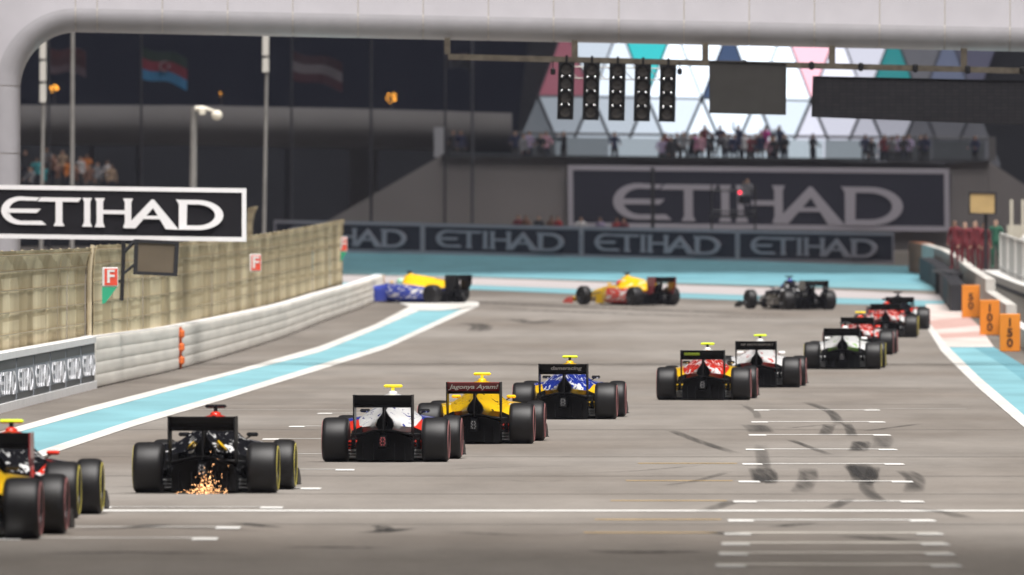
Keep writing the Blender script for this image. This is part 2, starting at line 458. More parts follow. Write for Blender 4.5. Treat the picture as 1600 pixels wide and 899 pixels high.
def text_mesh(name, body, size, shear=0.0, ext=0.0, bold=0.0):
    key = (body, size, shear, bold)
    if key not in FONT:
        cu = bpy.data.curves.new(name, 'FONT'); cu.body = body; cu.size = size; cu.shear = shear
        cu.align_x = 'CENTER'; cu.align_y = 'CENTER'; cu.extrude = ext; cu.offset = bold; cu.resolution_u = 3
        tmp = bpy.data.objects.new(name, cu); col.objects.link(tmp)
        dg = bpy.context.evaluated_depsgraph_get()
        me = bpy.data.meshes.new_from_object(tmp.evaluated_get(dg))
        bpy.data.objects.remove(tmp); me.materials.clear(); me.materials.append(None)
        FONT[key] = me
    return FONT[key]

# ================================================================== overhead start gantry
M_gan = mat('gantry_panel', (0.46, 0.445, 0.48), 0.42, var=0.04, scale=1.5, bump=0.02)
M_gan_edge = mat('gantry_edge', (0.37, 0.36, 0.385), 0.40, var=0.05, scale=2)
M_seam = mat('seam_sealant', (0.50, 0.46, 0.40), 0.8)
M_steel = mat('galvanised_steel', (0.30, 0.29, 0.27), 0.5, metal=0.4, var=0.2, scale=4)
M_dsteel = mat('dark_steel', (0.05, 0.05, 0.055), 0.5, metal=0.3)
M_black = mat('black_housing', (0.010, 0.010, 0.011), 0.6, spec=.2)
GD = 368.0
gan = empty('start_gantry', GX(10, GD), 'pale panelled bridge over the track with rounded lower edge and one leg', 'gantry')
def gpath():
    pts = []
    N_ = 46
    for i in range(N_ + 1):
        x = 1680 + (118 - 1680) * i / N_; y = 50 + (x - 118) * 0.0205
        pts.append((x, y, 0))
    for a in range(8, 90, 8):            # rounded corner
        pts.append((118 - 88*math.sin(R(a)), 50 + 88*(1-math.cos(R(a))), a))
    for y in range(150, 640, 30): pts.append((30, y, 90))
    return pts
gp = gpath()
GPROF = [(0.0, 1.0), (0.0, .55), (0.03, .30), (0.10, .12), (0.22, .02), (0.36, -.02), (0.50, -.02), (0.56, 0.0), (2.9, 0.0), (2.9, 1.0)]
def gsec(px, py, ang):
    p = P(px, py, GD); o = Vector((-math.sin(R(ang)), 0, math.cos(R(ang))))
    return [p + o*a + Vector((0, b, 0)) for a, b in GPROF]
secs = [gsec(*q) for q in gp]
# one panel every ~1.2 m; each is its own part with an open joint to the next
i = 0; step = 3
idx = []
while i < 46:
    idx.append((i, min(i+3, 46))); i += 3
idx.append((46, 57)); 
j = 57
while j < len(secs)-1:
    idx.append((j, min(j+4, len(secs)-1))); j += 4
for a, b in idx:
    mb = MB(); ss = [list(s) for s in secs[a:b+1]]
    # shrink by 6 mm at each end
    d0 = (Vector(ss[1][0]) - Vector(ss[0][0])).normalized()*0.012; d1 = (Vector(ss[-2][0]) - Vector(ss[-1][0])).normalized()*0.012
    ss[0] = [v + d0 for v in ss[0]]; ss[-1] = [v + d1 for v in ss[-1]]
    n = len(GPROF)
    mb.loft(ss, 0)
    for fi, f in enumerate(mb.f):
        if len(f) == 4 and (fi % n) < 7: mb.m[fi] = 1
    mb.v = [tuple(rel(gan, v)) for v in mb.v]
    mb.build('panel', [M_gan, M_gan_edge], gan, smooth=30)
mb = MB()
mb.loft([[rel(gan, v + Vector((0, .012, 0)) + (Vector((-math.sin(R(g[2])), 0, math.cos(R(g[2]))))*.02 )) for v in s] for s, g in zip(secs, gp)], 0)
for k in range(len(mb.v)):
    pass
mb.build('frame', M_seam, gan)

# hanging rail with its struts
def gline(x): return 50 + (x - 118) * 0.0205
rail = empty('hanging_rail', P(1100, 100, GD), 'rusty steel rail hung on struts under the bridge', 'rail')
M_rust = mat('rusty_steel', (0.10, 0.084, 0.062), 0.8, metal=0.0, color2=(0.055, 0.043, 0.03), scale=5)
mb = MB()
a0, a1 = P(700, 89, GD), P(1680, 113, GD)
mb.loft([[rel(rail, p + Vector((0, dy, dz))) for dy, dz in ((-.06, -.07), (.06, -.07), (.06, .07), (-.06, .07))] for p in (a0, a1)], 0)
mb.build('beam', M_rust, rail)
for x in (699, 898, 1102, 1300, 1506):
    mb = MB(); yb = 89 + (x-700)*.0245; yt = gline(x) - 3
    p, q = rel(rail, P(x, yb - 4, GD)), rel(rail, P(x, yt, GD))
    w = .07 if x == 699 else .075
    mb.loft([[c + Vector(k) for k in ((-w, -.05, 0), (w, -.05, 0), (w, .05, 0), (-w, .05, 0))] for c in (p, q)], 0)
    mb.build('strut', M_rust, rail)
mb = MB()
for yy in (104, 122):
    mb.tube([rel(rail, P(880, yy+(0), GD-.1)), rel(rail, P(1050, yy+4, GD-.1))], .018, 6)
for k in range(8):
    x = 885 + k*21
    mb.tube([rel(rail, P(x, 104, GD-.1)), rel(rail, P(x+20, 125, GD-.1))], .012, 5)
mb.build('lattice', M_steel, rail)
for x in (864, 1062):
    mb = MB(); c = rel(rail, P(x, 112, GD-.1)); mb.cbox(c, (.12, .14, .16), .03); mb.tube([c, c + Vector((0, 0, .25))], .012, 6); mb.build('camera_head', M_black, rail)
for x in (1163, 1268, 1345, 1430, 1512, 1597):
    mb = MB(); y = 89 + (x-700)*.0245; mb.cbox(rel(rail, P(x, y, GD-.05)), (.12, .24, .20), .03); mb.build('clamp', M_black, rail)

# five light columns
M_lens = mat('dark_lens', (0.055, 0.05, 0.048), 0.25, coat=0.4)
M_glint = mat('chrome_bolt', (0.9, 0.9, 0.92), 0.12, metal=1.0)
ORD = ('first', 'second', 'third', 'fourth', 'fifth')
for k, x in enumerate((884.5, 924, 964.5, 1004, 1043.5)):
    yt = 97 + k*1.1; yb = 187 + k*0.9
    top, bot = P(x + .8, yt, GD-.25), P(x - 1.5, yb, GD-.25)
    h = (top - bot).length; wd = 25.5/F*GD
    lab = ('black start light column beside the bare end of the rail', 'black start light column second from the bare end of the rail',
           'middle black start light column of the five', 'black start light column second from the grey square panel',
           'black start light column nearest the grey square panel')[k]
    root = empty('start_light_column', bot, lab, 'start light', 'five start light columns on the rail')
    mb = MB(); ax = (top-bot).normalized(); c = (top+bot)/2 - bot
    rot = Matrix.Rotation(math.atan2(ax.x, ax.z), 3, 'Y')
    mb.box(c, (wd, .14, h), 0, rot); mb.build('housing', M_black, root)
    for j in range(4):
        z = h*(.87 - .245*j); cc = ax*z
        mb = MB(); r = wd*.36
        mb.lathe([(-.085, .001), (-.10, r*.6), (-.095, r*.92), (-.075, r), (-.02, r)], 18, axis='y', c=cc)
        ln = mb.build('lens', M_lens, root, smooth=40)
        mb = MB()
        secs2 = []
        for t in range(9):
            a = R(180*t/8); secs2.append([cc + Vector((math.cos(a)*r*q, yy, math.sin(a)*r*q)) for q, yy in ((1.12, -.07), (1.12, -.20), (1.05, -.20), (1.05, -.07))])
        mb.loft(secs2, 0); hood = mb.build('hood', M_black, root, smooth=50)
        if j:
            for sx in (-.24, .22):
                mb = MB(); mb.ball(cc + Vector((sx*wd, -.105, r*1.18)), .038); mb.build('bolt', M_glint, root, smooth=60)
    mb = MB(); mb.tube([ax*h*.98, ax*(h+.16)], .03, 6); mb.build('hanger', M_black, root)

M_pan = mat('grey_panel', (0.045, 0.043, 0.041), 0.9, spec=.1, var=.06, scale=3)
def hung_panel(name, corners, d, label, cat, m_face, m_frame, fr=.05, th=.16):
    """corners: photo TL, TR, BR, BL"""
    q = [P(x, y, d) for x, y in corners]; root = empty(name, q[3], label, cat)
    q = [rel(root, p) for p in q]
    mb = MB(); mb.loft([[p for p in q], [p + Vector((0, th, 0)) for p in q]], 0); mb.build('panel', m_face, root)
    for a, b in ((0, 1), (1, 2), (2, 3), (3, 0)):
        c = sum(q, Vector()) / 4
        mb = MB(); pa, pb = q[a], q[b]
        ins = lambda p: (c - p).normalized()*fr*1.3
        mb.loft([[p + Vector((0, y, 0)) for p in (pa, pb, pb + ins(pb), pa + ins(pa))] for y in (-.03, -.002)], 0)
        mb.build('frame', m_frame, root)
    return root
hung_panel('signal_panel', [(1108, 95), (1229, 99), (1228, 180), (1108.5, 177)], GD-.3, 'plain grey square panel hung from the rail', 'panel', M_pan, M_pan, .02)
def led_mat():
    m = mat('led_face', (0.021, 0.02, 0.023), 0.8, spec=.1)
    nt = m.node_tree; b = nt.nodes['Principled BSDF']; tc = nt.nodes.new('ShaderNodeTexCoord')
    br = nt.nodes.new('ShaderNodeTexBrick'); br.inputs['Scale'].default_value = 3.0
    br.inputs['Color1'].default_value = (.024, .023, .026, 1); br.inputs['Color2'].default_value = (.019, .018, .021, 1); br.inputs['Mortar'].default_value = (.010, .010, .011, 1)
    br.offset = 0; br.inputs['Mortar Size'].default_value = .015
    mp = nt.nodes.new('ShaderNodeMapping'); mp.inputs['Rotation'].default_value = (R(90), 0, 0)
    nt.links.new(tc.outputs['Object'], mp.inputs[0]); nt.links.new(mp.outputs[0], br.inputs['Vector']); nt.links.new(br.outputs[0], b.inputs['Base Color'])
    return m
hung_panel('scoreboard', [(1270, 119), (1680, 128), (1680, 199), (1268, 183)], GD-.3, 'long unlit dark screen hung from the rail', 'screen', led_mat(), M_black, .055)

# ================================================================== left advertising sign on the gantry leg
M_wframe = mat('white_frame', (0.86, 0.85, 0.87), 0.5, var=.03, scale=3)
M_adblack = mat('ad_black', (0.016, 0.015, 0.018), 0.8, spec=.1)
M_adwhite = mat('ad_white', (0.86, 0.85, 0.87), 0.5)
def board(name, corners, d, label, m_face, m_frame, m_let, fr, text, bleed=0.0, th=.12, right_d=None, group=None):
    ds = (d, right_d or d, right_d or d, d)
    q = [P(x, y, dd) for (x, y), dd in zip(corners, ds)]
    root = empty(name, q[3], label, 'advertising board', group)
    q = [rel(root, p) for p in q]; ex = (q[2]-q[3]); W = ex.length; ex.normalize(); ez = (q[0]-q[3]); H = ez.length; ez.normalize()
    mb = MB(); mb.loft([q, [p + Vector((0, th, 0)) for p in q]], 0); mb.build('panel', m_face, root)
    def fbar(a, b, c, e):
        mb = MB(); pts = [q[3] + ex*x + ez*z for x, z in ((a, b), (c, b), (c, e), (a, e))]
        mb.loft([[p + Vector((0, -.03, 0)) for p in pts], [p + Vector((0, -.003, 0)) for p in pts]], 0); mb.build('frame', m_frame, root)
    fbar(0, 0, W, fr); fbar(0, H-fr, W, H); fbar(0, fr, fr, H-fr); fbar(W-fr, fr, W, H-fr)
    if text:
        x0, x1, z0, z1 = text
        letters_mesh('lettering', q[3] + ex*W*x0 + ez*H*z0, q[3] + ex*W*x1 + ez*H*z0, ez*H*(z1-z0), m_let, root)
    return root, q
SD = 361.0
sg, q = board('advertising_sign', [(-42, 288.5), (387, 295), (385, 378), (-42, 372)], SD, 'white framed black sign with large white capitals above the tan fence', M_adblack, M_wframe, M_adwhite, .105, (.103, .918, .26, .79))
mb = MB()
for z in (.3, .9):
    mb.box(rel(sg, P(14, 375, SD + .06)) + Vector((0, 2.4, z)), (.18, 4.6, .12))
mb.build('bracket', M_steel, sg)

# ================================================================== left barriers and fence
def bpt(path, t): return lerp_poly(path, t)
BP = [(-60, 672), (0, 645), (148, 607), (275, 578), (400, 541), (500, 504), (560, 483), (598, 467)]
BW = [G(*p) for p in BP]
def along(W, d):
    for a, b in zip(W, W[1:]):
        if a.y <= d <= b.y:
            t = (d - a.y) / (b.y - a.y); return a.x + (b.x - a.x)*t
    return W[0].x if d < W[0].y else W[-1].x
dS, dM, dE = BW[0].y, G(148, 607).y, BW[-1].y
def bh(d): return 1.04 - .22*max(0, min(1, (d - 320)/200))
M_arm = mat('pale_armco', (0.84, 0.81, 0.75), 0.65, metal=0.0, var=.10, scale=1.0, stretch=(1, .2, 3))
M_armd = mat('barrier_backing', (0.16, 0.155, 0.145), 0.7)
M_arm_or = mat('orange_joint', (0.75, 0.16, 0.03), 0.6, var=.2, scale=4)
M_cap = mat('white_cap', (0.82, 0.82, 0.83), 0.55, var=.05, scale=2)
# near banner-covered wall
wl = empty('banner_wall', (along(BW, dM), dM, gz(dM)), 'low track wall covered with grey lettered banners, white cap and foot', 'barrier')
def rib(d0, d1, x_off, z0, z1, th, n=12):
    secs = []
    for i in range(n+1):
        d = d0 + (d1-d0)*i/n; x = along(BW, d) + x_off
        secs.append([Vector((x+dx, d, gz(d) + bh(d)*zz)) for dx, zz in ((0, z0), (0, z1), (-th, z1), (-th, z0))])
    return secs
mb = MB(); mb.loft([[rel(wl, p) for p in s] for s in rib(dS, dM, -.02, 0, .98, .22)], 0); mb.build('core', M_armd, wl)
mb = MB(); mb.loft([[rel(wl, p) for p in s] for s in rib(dS, dM, .03, .90, 1.02, .30)], 0); mb.build('cap', M_cap, wl)
mb = MB(); mb.loft([[rel(wl, p) for p in s] for s in rib(dS, dM, .05, 0.0, .15, .07)], 0); mb.build('foot', M_cap, wl)
M_ban = mat('banner_grey', (0.34, 0.37, 0.42), 0.6, var=.12, scale=2)
M_band = mat('banner_dark', (0.085, 0.087, 0.09), 0.6)
M_banl = mat('banner_letter', (0.75, 0.76, 0.80), 0.6)
nb = 9
for k in range(nb):
    d0 = dS + (dM-dS)*k/nb + .35; d1 = dS + (dM-dS)*(k+1)/nb
    mb = MB(); mb.loft([[rel(wl, p) for p in s] for s in rib(d0, d1, 0.0, .16, .89, .012, 4)], 0); bn = mb.build('banner', M_ban, wl)
    for za, zb in ((.72, .885), (.165, .27)):
        mb = MB(); mb.loft([[rel(wl, p) for p in s] for s in rib(d0 + .05, d1 - .25, 0.012, za, zb, .010, 4)], 0); mb.build('banner_band', M_band, wl)
    mb = MB()
    for i, p in enumerate(LET):
        pts = []
        for x, z in p:
            d = d0 + .5 + (d1-d0-1.0)*x/7.5; pts.append(rel(wl, Vector((along(BW, d) + .004, d, gz(d) + bh(d)*(.31 + .38*z)))))
        mb.loft([[c + Vector((.0003*i, 0, 0)) for c in pts], [c + Vector((.012 + .0005*i, 0, 0)) for c in pts]], 0)
    mb.build('lettering', M_banl, wl)
# steel rail barrier
ar = empty('rail_barrier', (along(BW, 400), 400, gz(400)), 'long pale steel rail barrier curving beside the turquoise strip', 'barrier')
nr = 4
for k in range(nr):
    secs = []
    for i in range(41):
        d = dM + .2 + (dE - dM - .4)*i/40; x = along(BW, d); h = bh(d); z0 = gz(d) + h*(.02 + k*.245)
        hh = h*.243
        secs.append([rel(ar, Vector((x + dx, d, z0 + hh*zz))) for dx, zz in ((.016, .0), (.023, .08), (.026, .35), (.026, .65), (.023, .92), (.016, 1.0), (-.03, 1.0), (-.03, 0))])
    mb = MB(); mb.loft(secs, 0); mb.build('rail', M_arm, ar, smooth=40)
dd = dM + 1
while dd < dE:
    mb = MB(); mb.box(rel(ar, Vector((along(BW, dd) - .12, dd, gz(dd) + bh(dd)*.5))), (.14, .12, bh(dd)*1.0)); mb.build('post', M_armd, ar); dd += 6.0
mb = MB(); mb.loft([[rel(ar, p) for p in s] for s in rib(dM, dE, -.04, .985, 1.03, .24, 40)], 0); mb.build('cap', M_cap, ar)
mb = MB(); mb.box(rel(ar, Vector((along(BW, dE) - .1, dE, gz(dE) + .42))), (.34, .10, .84)); mb.build('end_plate', mat('end_plate', (.45, .30, .22), .6), ar)
d3 = G(277, 577).y
for k in range(3):
    mb = MB(); mb.cbox(rel(ar, Vector((along(BW, d3) + .08, d3, gz(d3) + .20 + k*.31))), (.12, .6, .20), .04); mb.build('reflector', M_arm_or, ar)
mb = MB(); mb.box(rel(ar, Vector((along(BW, d3) + .055, d3, gz(d3) + .5))), (.05, .35, .96)); mb.build('joint_post', M_arm_or, ar)

# debris fences
M_fence = bpy.data.materials.new('fence_mesh'); M_fence.use_nodes = True
def fence_nodes(m):
    nt = m.node_tree; b = nt.nodes['Principled BSDF']; N = nt.nodes.new; L = nt.links.new
    tc = N('ShaderNodeTexCoord'); mp = N('ShaderNodeMapping'); mp.inputs['Scale'].default_value = (1, .35, .5)
    nz = N('ShaderNodeTexNoise'); nz.inputs['Scale'].default_value = .8; nz.inputs['Detail'].default_value = 6
    rp = N('ShaderNodeValToRGB'); rp.color_ramp.elements[0].position = .3; rp.color_ramp.elements[1].position = .7
    rp.color_ramp.elements[0].color = (.50, .405, .245, 1); rp.color_ramp.elements[1].color = (.84, .73, .49, 1)
    L(tc.outputs['Object'], mp.inputs[0]); L(mp.outputs[0], nz.inputs['Vector']); L(nz.outputs['Fac'], rp.inputs[0])
    br = N('ShaderNodeTexBrick'); br.offset = 0; br.inputs['Scale'].default_value = 1.0
    br.inputs['Color1'].default_value = (1, 1, 1, 1); br.inputs['Color2'].default_value = (.92, .93, .90, 1); br.inputs['Mortar'].default_value = (.66, .62, .53, 1)
    br.inputs['Mortar Size'].default_value = .045; br.inputs['Brick Width'].default_value = .8; br.inputs['Row Height'].default_value = .18
    m2 = N('ShaderNodeMapping'); m2.inputs['Rotation'].default_value = (R(90), 0, R(90))
    L(tc.outputs['Object'], m2.inputs[0]); L(m2.outputs[0], br.inputs['Vector'])
    mx = N('ShaderNodeMix'); mx.data_type = 'RGBA'; mx.blend_type = 'MULTIPLY'; mx.inputs[0].default_value = .8
    L(rp.outputs[0], mx.inputs[6]); L(br.outputs[0], mx.inputs[7]); L(mx.outputs[2], b.inputs['Base Color'])
    b.inputs['Roughness'].default_value = .8
fence_nodes(M_fence)
M_fpost = mat('fence_post', (0.58, 0.49, 0.34), 0.7, var=.2, scale=3)
M_cable = mat('fence_cable', (0.34, 0.28, 0.18), 0.6)
def fence(name, fx, d0, d1, h, label, step=4.0, lean=.15):
    root = empty(name, (fx((d0+d1)/2), (d0+d1)/2, gz((d0+d1)/2)), label, 'fence')
    rr = random.Random(int(d0))
    def prof(d, off=0.0, j=0.0):
        out = []
        for t in [0, .25, .5, .68, .78, .86, .93, 1.0]:
            k = max(0, (t - .66)/.34)
            x = fx(d) + lean*k*k + off + j*math.sin(t*3.1); z = gz(d) + h*(t if t < .66 else .66 + (t-.66)*(1 - .25*k))
            out.append(Vector((x, d, z)))
        return out
    n = int((d1-d0)/step); st = (d1-d0)/n
    for i in range(n):
        a, b = d0 + st*i + .05, d0 + st*(i+1) - .05
        secs = []
        for k in range(5):
            d = a + (b-a)*k/4; j = rr.uniform(-.02, .02) + .02*math.sin(math.pi*k/4)*rr.uniform(-.6, 1)
            pr = prof(d, 0, j)
            secs.append([rel(root, p) for p in pr] + [rel(root, p + Vector((-.012, 0, 0))) for p in reversed(pr)])
        mb = MB(); mb.loft(secs, 0); mb.build('mesh_panel', M_fence, root, smooth=50)
    for i in range(n + 1):
        d = d0 + st*i; pr = [rel(root, p) for p in prof(d, -.08)]
        mb = MB(); mb.tube(pr, .055, 6); mb.build('post', M_fpost, root, smooth=50)
    for t in (.16, .29, .42, .55, .68, .81, .95):
        mb = MB(); pts = []
        for i in range(n*1 + 1):
            d = d0 + st*i; k = max(0, (t-.66)/.34); pts.append(rel(root, Vector((fx(d) + lean*k*k + .03, d, gz(d) + h*(t if t < .66 else .66 + (t-.66)*(1-.25*k))))))
        mb.tube(pts, .013, 5); mb.build('cable', M_cable, root)
    return root
fence('debris_fence', lambda d: along(BW, d) - .35, 235.0, G(190, 598).y, 3.15, 'tan debris fence behind the grey banners, topped by a curved overhang')
F2 = [(320, -8.75), (345, -8.25), (400, -7.55), (450, -6.75), (480, -6.1), (506, -5.55)]
def f2x(d):
    for (a, x), (b, y) in zip(F2, F2[1:]):
        if d <= b: return x + (y-x)*(d-a)/(b-a)
    return F2[-1][1]
fence('debris_fence', f2x, 322.0, 506.0, 3.22, 'tan debris fence running behind the pale rail barrier to the corner', lean=.08)
F3 = lambda d: -9.0 + (d-500)*.004
fence('debris_fence', F3, 500.0, 530.0, 3.55, 'short piece of tan fence peeping out behind the white framed sign', lean=.2)

# marshal flags boxes with F
M_red = mat('sign_red', (0.72, 0.075, 0.04), 0.5)
M_green = mat('sign_green', (0.03, 0.36, 0.20), 0.5)
M_wht = mat('clean_white', (0.68, 0.68, 0.68), 0.5)
def fsign(px, py, w, h, d, label, tri, dim=1):
    c = P(px, py, d); root = empty('fire_point_sign', c, label, 'sign', 'fire point signs on the fence')
    W, H = w/F*d, h/F*d
    mb = MB(); mb.cbox((0, 0, 0), (W, .05, H), .012); mb.build('plate', M_wht, root)
    mb = MB(); mb.box((W*.06, -.031, 0), (W*.80, .01, H*.86)); mb.build('red_face', M_red, root)
    tm = text_mesh('lettering', 'F', H*.95, 0, .004, H*.02); link('lettering', tm, M_wht, root, (W*.03, -.042, 0), (R(90), 0, 0))
    if tri:
        mb = MB(); pts = [(-W*.5, -H*.52), (W*.45, -H*.52), (W*.15, -H*.85), (-W*.28, -H*1.35), (-W*.5, -H*1.4)]
        mb.loft([[Vector((x, y, z)) for x, z in pts] for y in (-.02, .02)], 0); mb.build('green_pennant', M_green, root)
    mb = MB(); mb.box((-W*.2, .30, 0), (.06, .55, .06)); mb.build('bracket', M_dsteel, root)
fsign(172, 433, 25, 30, 318, 'red letter F plate with green pennant on the fence beside the dark framed panel', True)
fsign(399, 411, 18, 27, 417, 'red letter F plate with no pennant on the middle of the fence', False)
fsign(535, 382, 15, 23, 504, 'red letter F plate with green pennant at the far end of the fence', True)

# marshal light panels
M_amber_panel = mat('panel_face_brown', (0.125, 0.098, 0.068), 0.5, var=.08, scale=2)
M_dframe = mat('panel_frame', (0.018, 0.018, 0.022), 0.5)
fp = hung_panel('marshal_light_panel', [(210, 374), (280, 377), (277, 432), (208, 429)], 330, 'dark framed square panel on a bracket arm at the fence', 'light panel', M_amber_panel, M_dframe, .085)
mb = MB()
o_ = fp
for a, b, r in (((190, 470), (193, 395), .045), ((193, 395), (212, 376), .045), ((190, 430), (212, 412), .035), ((193, 395), (193, 378), .05)):
    mb.tube([rel(fp, P(*a, 330.1)), rel(fp, P(*b, 330.1))], r, 6)
mb.tube([rel(fp, P(190, 440, 330.1)), rel(fp, P(172, 440, 331.5))], .035, 6)
mb.build('bracket_arm', M_dframe, fp)
M_panel2 = mat('panel_face_sand', (0.46, 0.32, 0.14), 0.5, var=.08, scale=2)
fp2 = hung_panel('marshal_light_panel', [(1513, 300), (1557, 301), (1557, 336), (1513, 335)], 520, 'dark framed square panel with sandy face above the red marshals', 'light panel', M_panel2, M_dframe, .06)
mb = MB(); mb.tube([rel(fp2, P(1540, 335, 520.2)), rel(fp2, GX(1540, 520.2))], .06, 8); mb.build('post', M_dframe, fp2)

# ================================================================== racing cars
def paint(name, c, rough=.28): return mat('paint_' + name, c, rough, coat=.6, var=.03, scale=8)
M_carbon = mat('carbon', (0.0045, 0.0045, 0.005), 0.5, var=.3, scale=20, spec=.2)
M_carbon2 = mat('satin_carbon', (0.007, 0.007, 0.008), 0.42, spec=.3)
M_tyre = mat('tyre_rubber', (0.0085, 0.008, 0.0088), 0.48, var=.25, scale=5, spec=.4)
M_rim = mat('wheel_rim', (0.03, 0.03, 0.032), 0.35, metal=.7)
M_rodc = mat('suspension', (0.015, 0.015, 0.016), .4)
M_silver = mat('bare_metal', (0.45, 0.45, 0.46), 0.3, metal=.8)
M_vane = mat('pale_vane', (.5, .5, .51), .35)
M_visor = mat('visor', (0.02, 0.02, 0.025), .1, coat=1)
def half(hp, y):
    """mirrored ring from a half profile (bottom centre to top centre)"""
    r = [Vector((x, y, z)) for x, z in hp]
    l = [Vector((-x, y, z)) for x, z in reversed(hp[1:-1])]
    return r + l
def smooth_secs(table, sub=3):
    """table: list of (y, half profile); linear-subdivide with catmull-rom along y"""
    out = []
    n = len(table)
    for i in range(n-1):
        for s in range(sub):
            t = s/sub; q = []
            ps = [table[max(i-1, 0)], table[i], table[i+1], table[min(i+2, n-1)]]
            def cr(a, b, c, d): return .5*((2*b) + (-a+c)*t + (2*a-5*b+4*c-d)*t*t + (-a+3*b-3*c+d)*t**3)
            y = ps[1][0] + (ps[2][0]-ps[1][0])*t
            out.append((y, [(cr(*[p[1][k][0] for p in ps]), cr(*[p[1][k][1] for p in ps])) for k in range(len(table[0][1]))]))
    out.append(table[-1])
    return out
CM = {}
def car_meshes():
    # engine cover with the airbox
    T = [(-.30, [(0, .47), (.085, .475), (.118, .535), (.098, .61), (.045, .68), (.012, .745), (0, .775)]),
         (-.05, [(0, .44), (.17, .45), (.21, .52), (.17, .61), (.075, .695), (.022, .77), (0, .80)]),
         (.35, [(0, .40), (.36, .42), (.40, .50), (.31, .60), (.13, .70), (.03, .82), (0, .845)]),
         (.80, [(0, .36), (.47, .40), (.50, .52), (.40, .625), (.18, .73), (.045, .87), (0, .90)]),
         (1.25, [(0, .33), (.50, .37), (.53, .54), (.42, .65), (.22, .78), (.09, .93), (0, .96)]),
         (1.58, [(0, .33), (.42, .37), (.44, .54), (.36, .66), (.22, .82), (.125, .95), (0, .985)]),
         (1.72, [(0, .40), (.30, .43), (.32, .55), (.28, .66), (.19, .82), (.11, .94), (0, .965)])]
    mb = MB(); ss = smooth_secs(T, 4)
    mb.loft([half(h, y) for y, h in ss], 0, capmi=1)
    nring = len(ss[0][1])*2 - 2
    # second paint on the lower flank, third on the shoulders, darker tail ring
    for fi, f in enumerate(mb.f):
        if len(f) != 4: continue
        i, j = divmod(fi, nring); jj = j if j < nring/2 else nring-1-j
        if i < 1: mb.m[fi] = 1
        elif jj <= 1: mb.m[fi] = 2
        elif jj == 2 and i > 7: mb.m[fi] = 3
        elif jj >= 5 and i > 15: mb.m[fi] = 4
        elif jj >= 5 and i <= 8: mb.m[fi] = 1
    CM['engine_cover'] = mb.mesh('engine_cover', 50)
    # exhaust mouth
    mb = MB(); ring = half(T[0][1], -.305); c = Vector((0, -.02, .56))
    mb.loft([ring, [c + (p - Vector((0, -.305, .56)))*.7 for p in ring]], 0); 
    mb.tube([(0, -.38, .55), (0, -.1, .55)], .05, 12)
    CM['exhaust'] = mb.mesh('exhaust', 50)
    # tub and nose
    T = [(1.62, [(0, .05), (.34, .06), (.38, .25), (.36, .50), (.27, .60), (.2, .60), (0, .60)]),
         (2.0, [(0, .06), (.33, .07), (.37, .28), (.35, .52), (.30, .66), (.26, .66), (0, .52)]),
         (2.45, [(0, .07), (.28, .08), (.32, .30), (.31, .50), (.26, .64), (.21, .655), (0, .54)]),
         (2.7, [(0, .10), (.24, .12), (.27, .32), (.26, .48), (.20, .585), (.12, .62), (0, .63)]),
         (3.2, [(0, .17), (.18, .20), (.20, .35), (.19, .46), (.15, .53), (.08, .555), (0, .56)]),
         (3.7, [(0, .22), (.13, .24), (.145, .33), (.135, .40), (.11, .44), (.06, .455), (0, .46)]),
         (4.05, [(0, .235), (.09, .245), (.10, .29), (.095, .33), (.075, .36), (.04, .37), (0, .372)])]
    mb = MB(); ss = smooth_secs(T, 3); mb.loft([half(h, y) for y, h in ss], 0)
    nring = 12
    for fi, f in enumerate(mb.f):
        if len(f) == 4 and fi // nring > 11: mb.m[fi] = 1
    CM['monocoque'] = mb.mesh('monocoque', 50)
    # cockpit opening
    mb = MB(); mb.loft([[Vector((x, y, z)) for x, y in ((-.24, 1.72), (.24, 1.72), (.24, 2.3), (.12, 2.62), (-.12, 2.62), (-.24, 2.3))] for z in (.56, .667)], 0)
    CM['cockpit'] = mb.mesh('cockpit')
    # sidepod (right)
    T = [(.25, [(.36, .06), (.42, .06), (.50, .16), (.53, .32), (.50, .45), (.36, .51)]),
         (.70, [(.36, .06), (.50, .06), (.60, .16), (.63, .36), (.59, .53), (.38, .585)]),
         (1.20, [(.34, .06), (.56, .06), (.67, .17), (.70, .41), (.65, .59), (.38, .64)]),
         (1.75, [(.32, .06), (.58, .07), (.68, .18), (.71, .42), (.66, .60), (.38, .655)]),
         (2.10, [(.32, .10), (.56, .12), (.65, .22), (.68, .44), (.64, .61), (.38, .655)])]
    mb = MB(); ss = smooth_secs(T, 4); mb.loft([[Vector((x, y, z)) for x, z in h] for y, h in ss], 0, capmi=2)
    for fi, f in enumerate(mb.f):
        if len(f) == 4:
            i, j = divmod(fi, 6)
            if j in (0, 1): mb.m[fi] = 1
            elif (j in (2, 3) and i < 13) or i < 6: mb.m[fi] = 3
    CM['sidepod'] = mb.mesh('sidepod', 45)
    # floor
    mb = MB(); pts = [(-.72, .05), (.72, .05), (.74, 1.2), (.68, 2.2), (.36, 2.75), (-.36, 2.75), (-.68, 2.2), (-.74, 1.2)]
    mb.loft([[Vector((x, y, z)) for x, y in pts] for z in (.028, .05)], 0); CM['floor'] = mb.mesh('floor')
    # diffuser and gearbox
    mb = MB()
    mb.loft([[Vector((x, -.42, z)) for x, z in ((-.40, .035), (.40, .035), (.40, .27), (.37, .36), (.16, .43), (-.16, .43), (-.37, .36), (-.40, .27))],
             [Vector((x, .40, z)) for x, z in ((-.40, .03), (.40, .03), (.40, .12), (.37, .30), (.20, .42), (-.20, .42), (-.37, .30), (-.40, .12))]], 0)
    CM['diffuser'] = mb.mesh('diffuser')
    mb = MB(); mb.box((0, -.44, .16), (.008, .10, .24)); CM['strake'] = mb.mesh('strake')
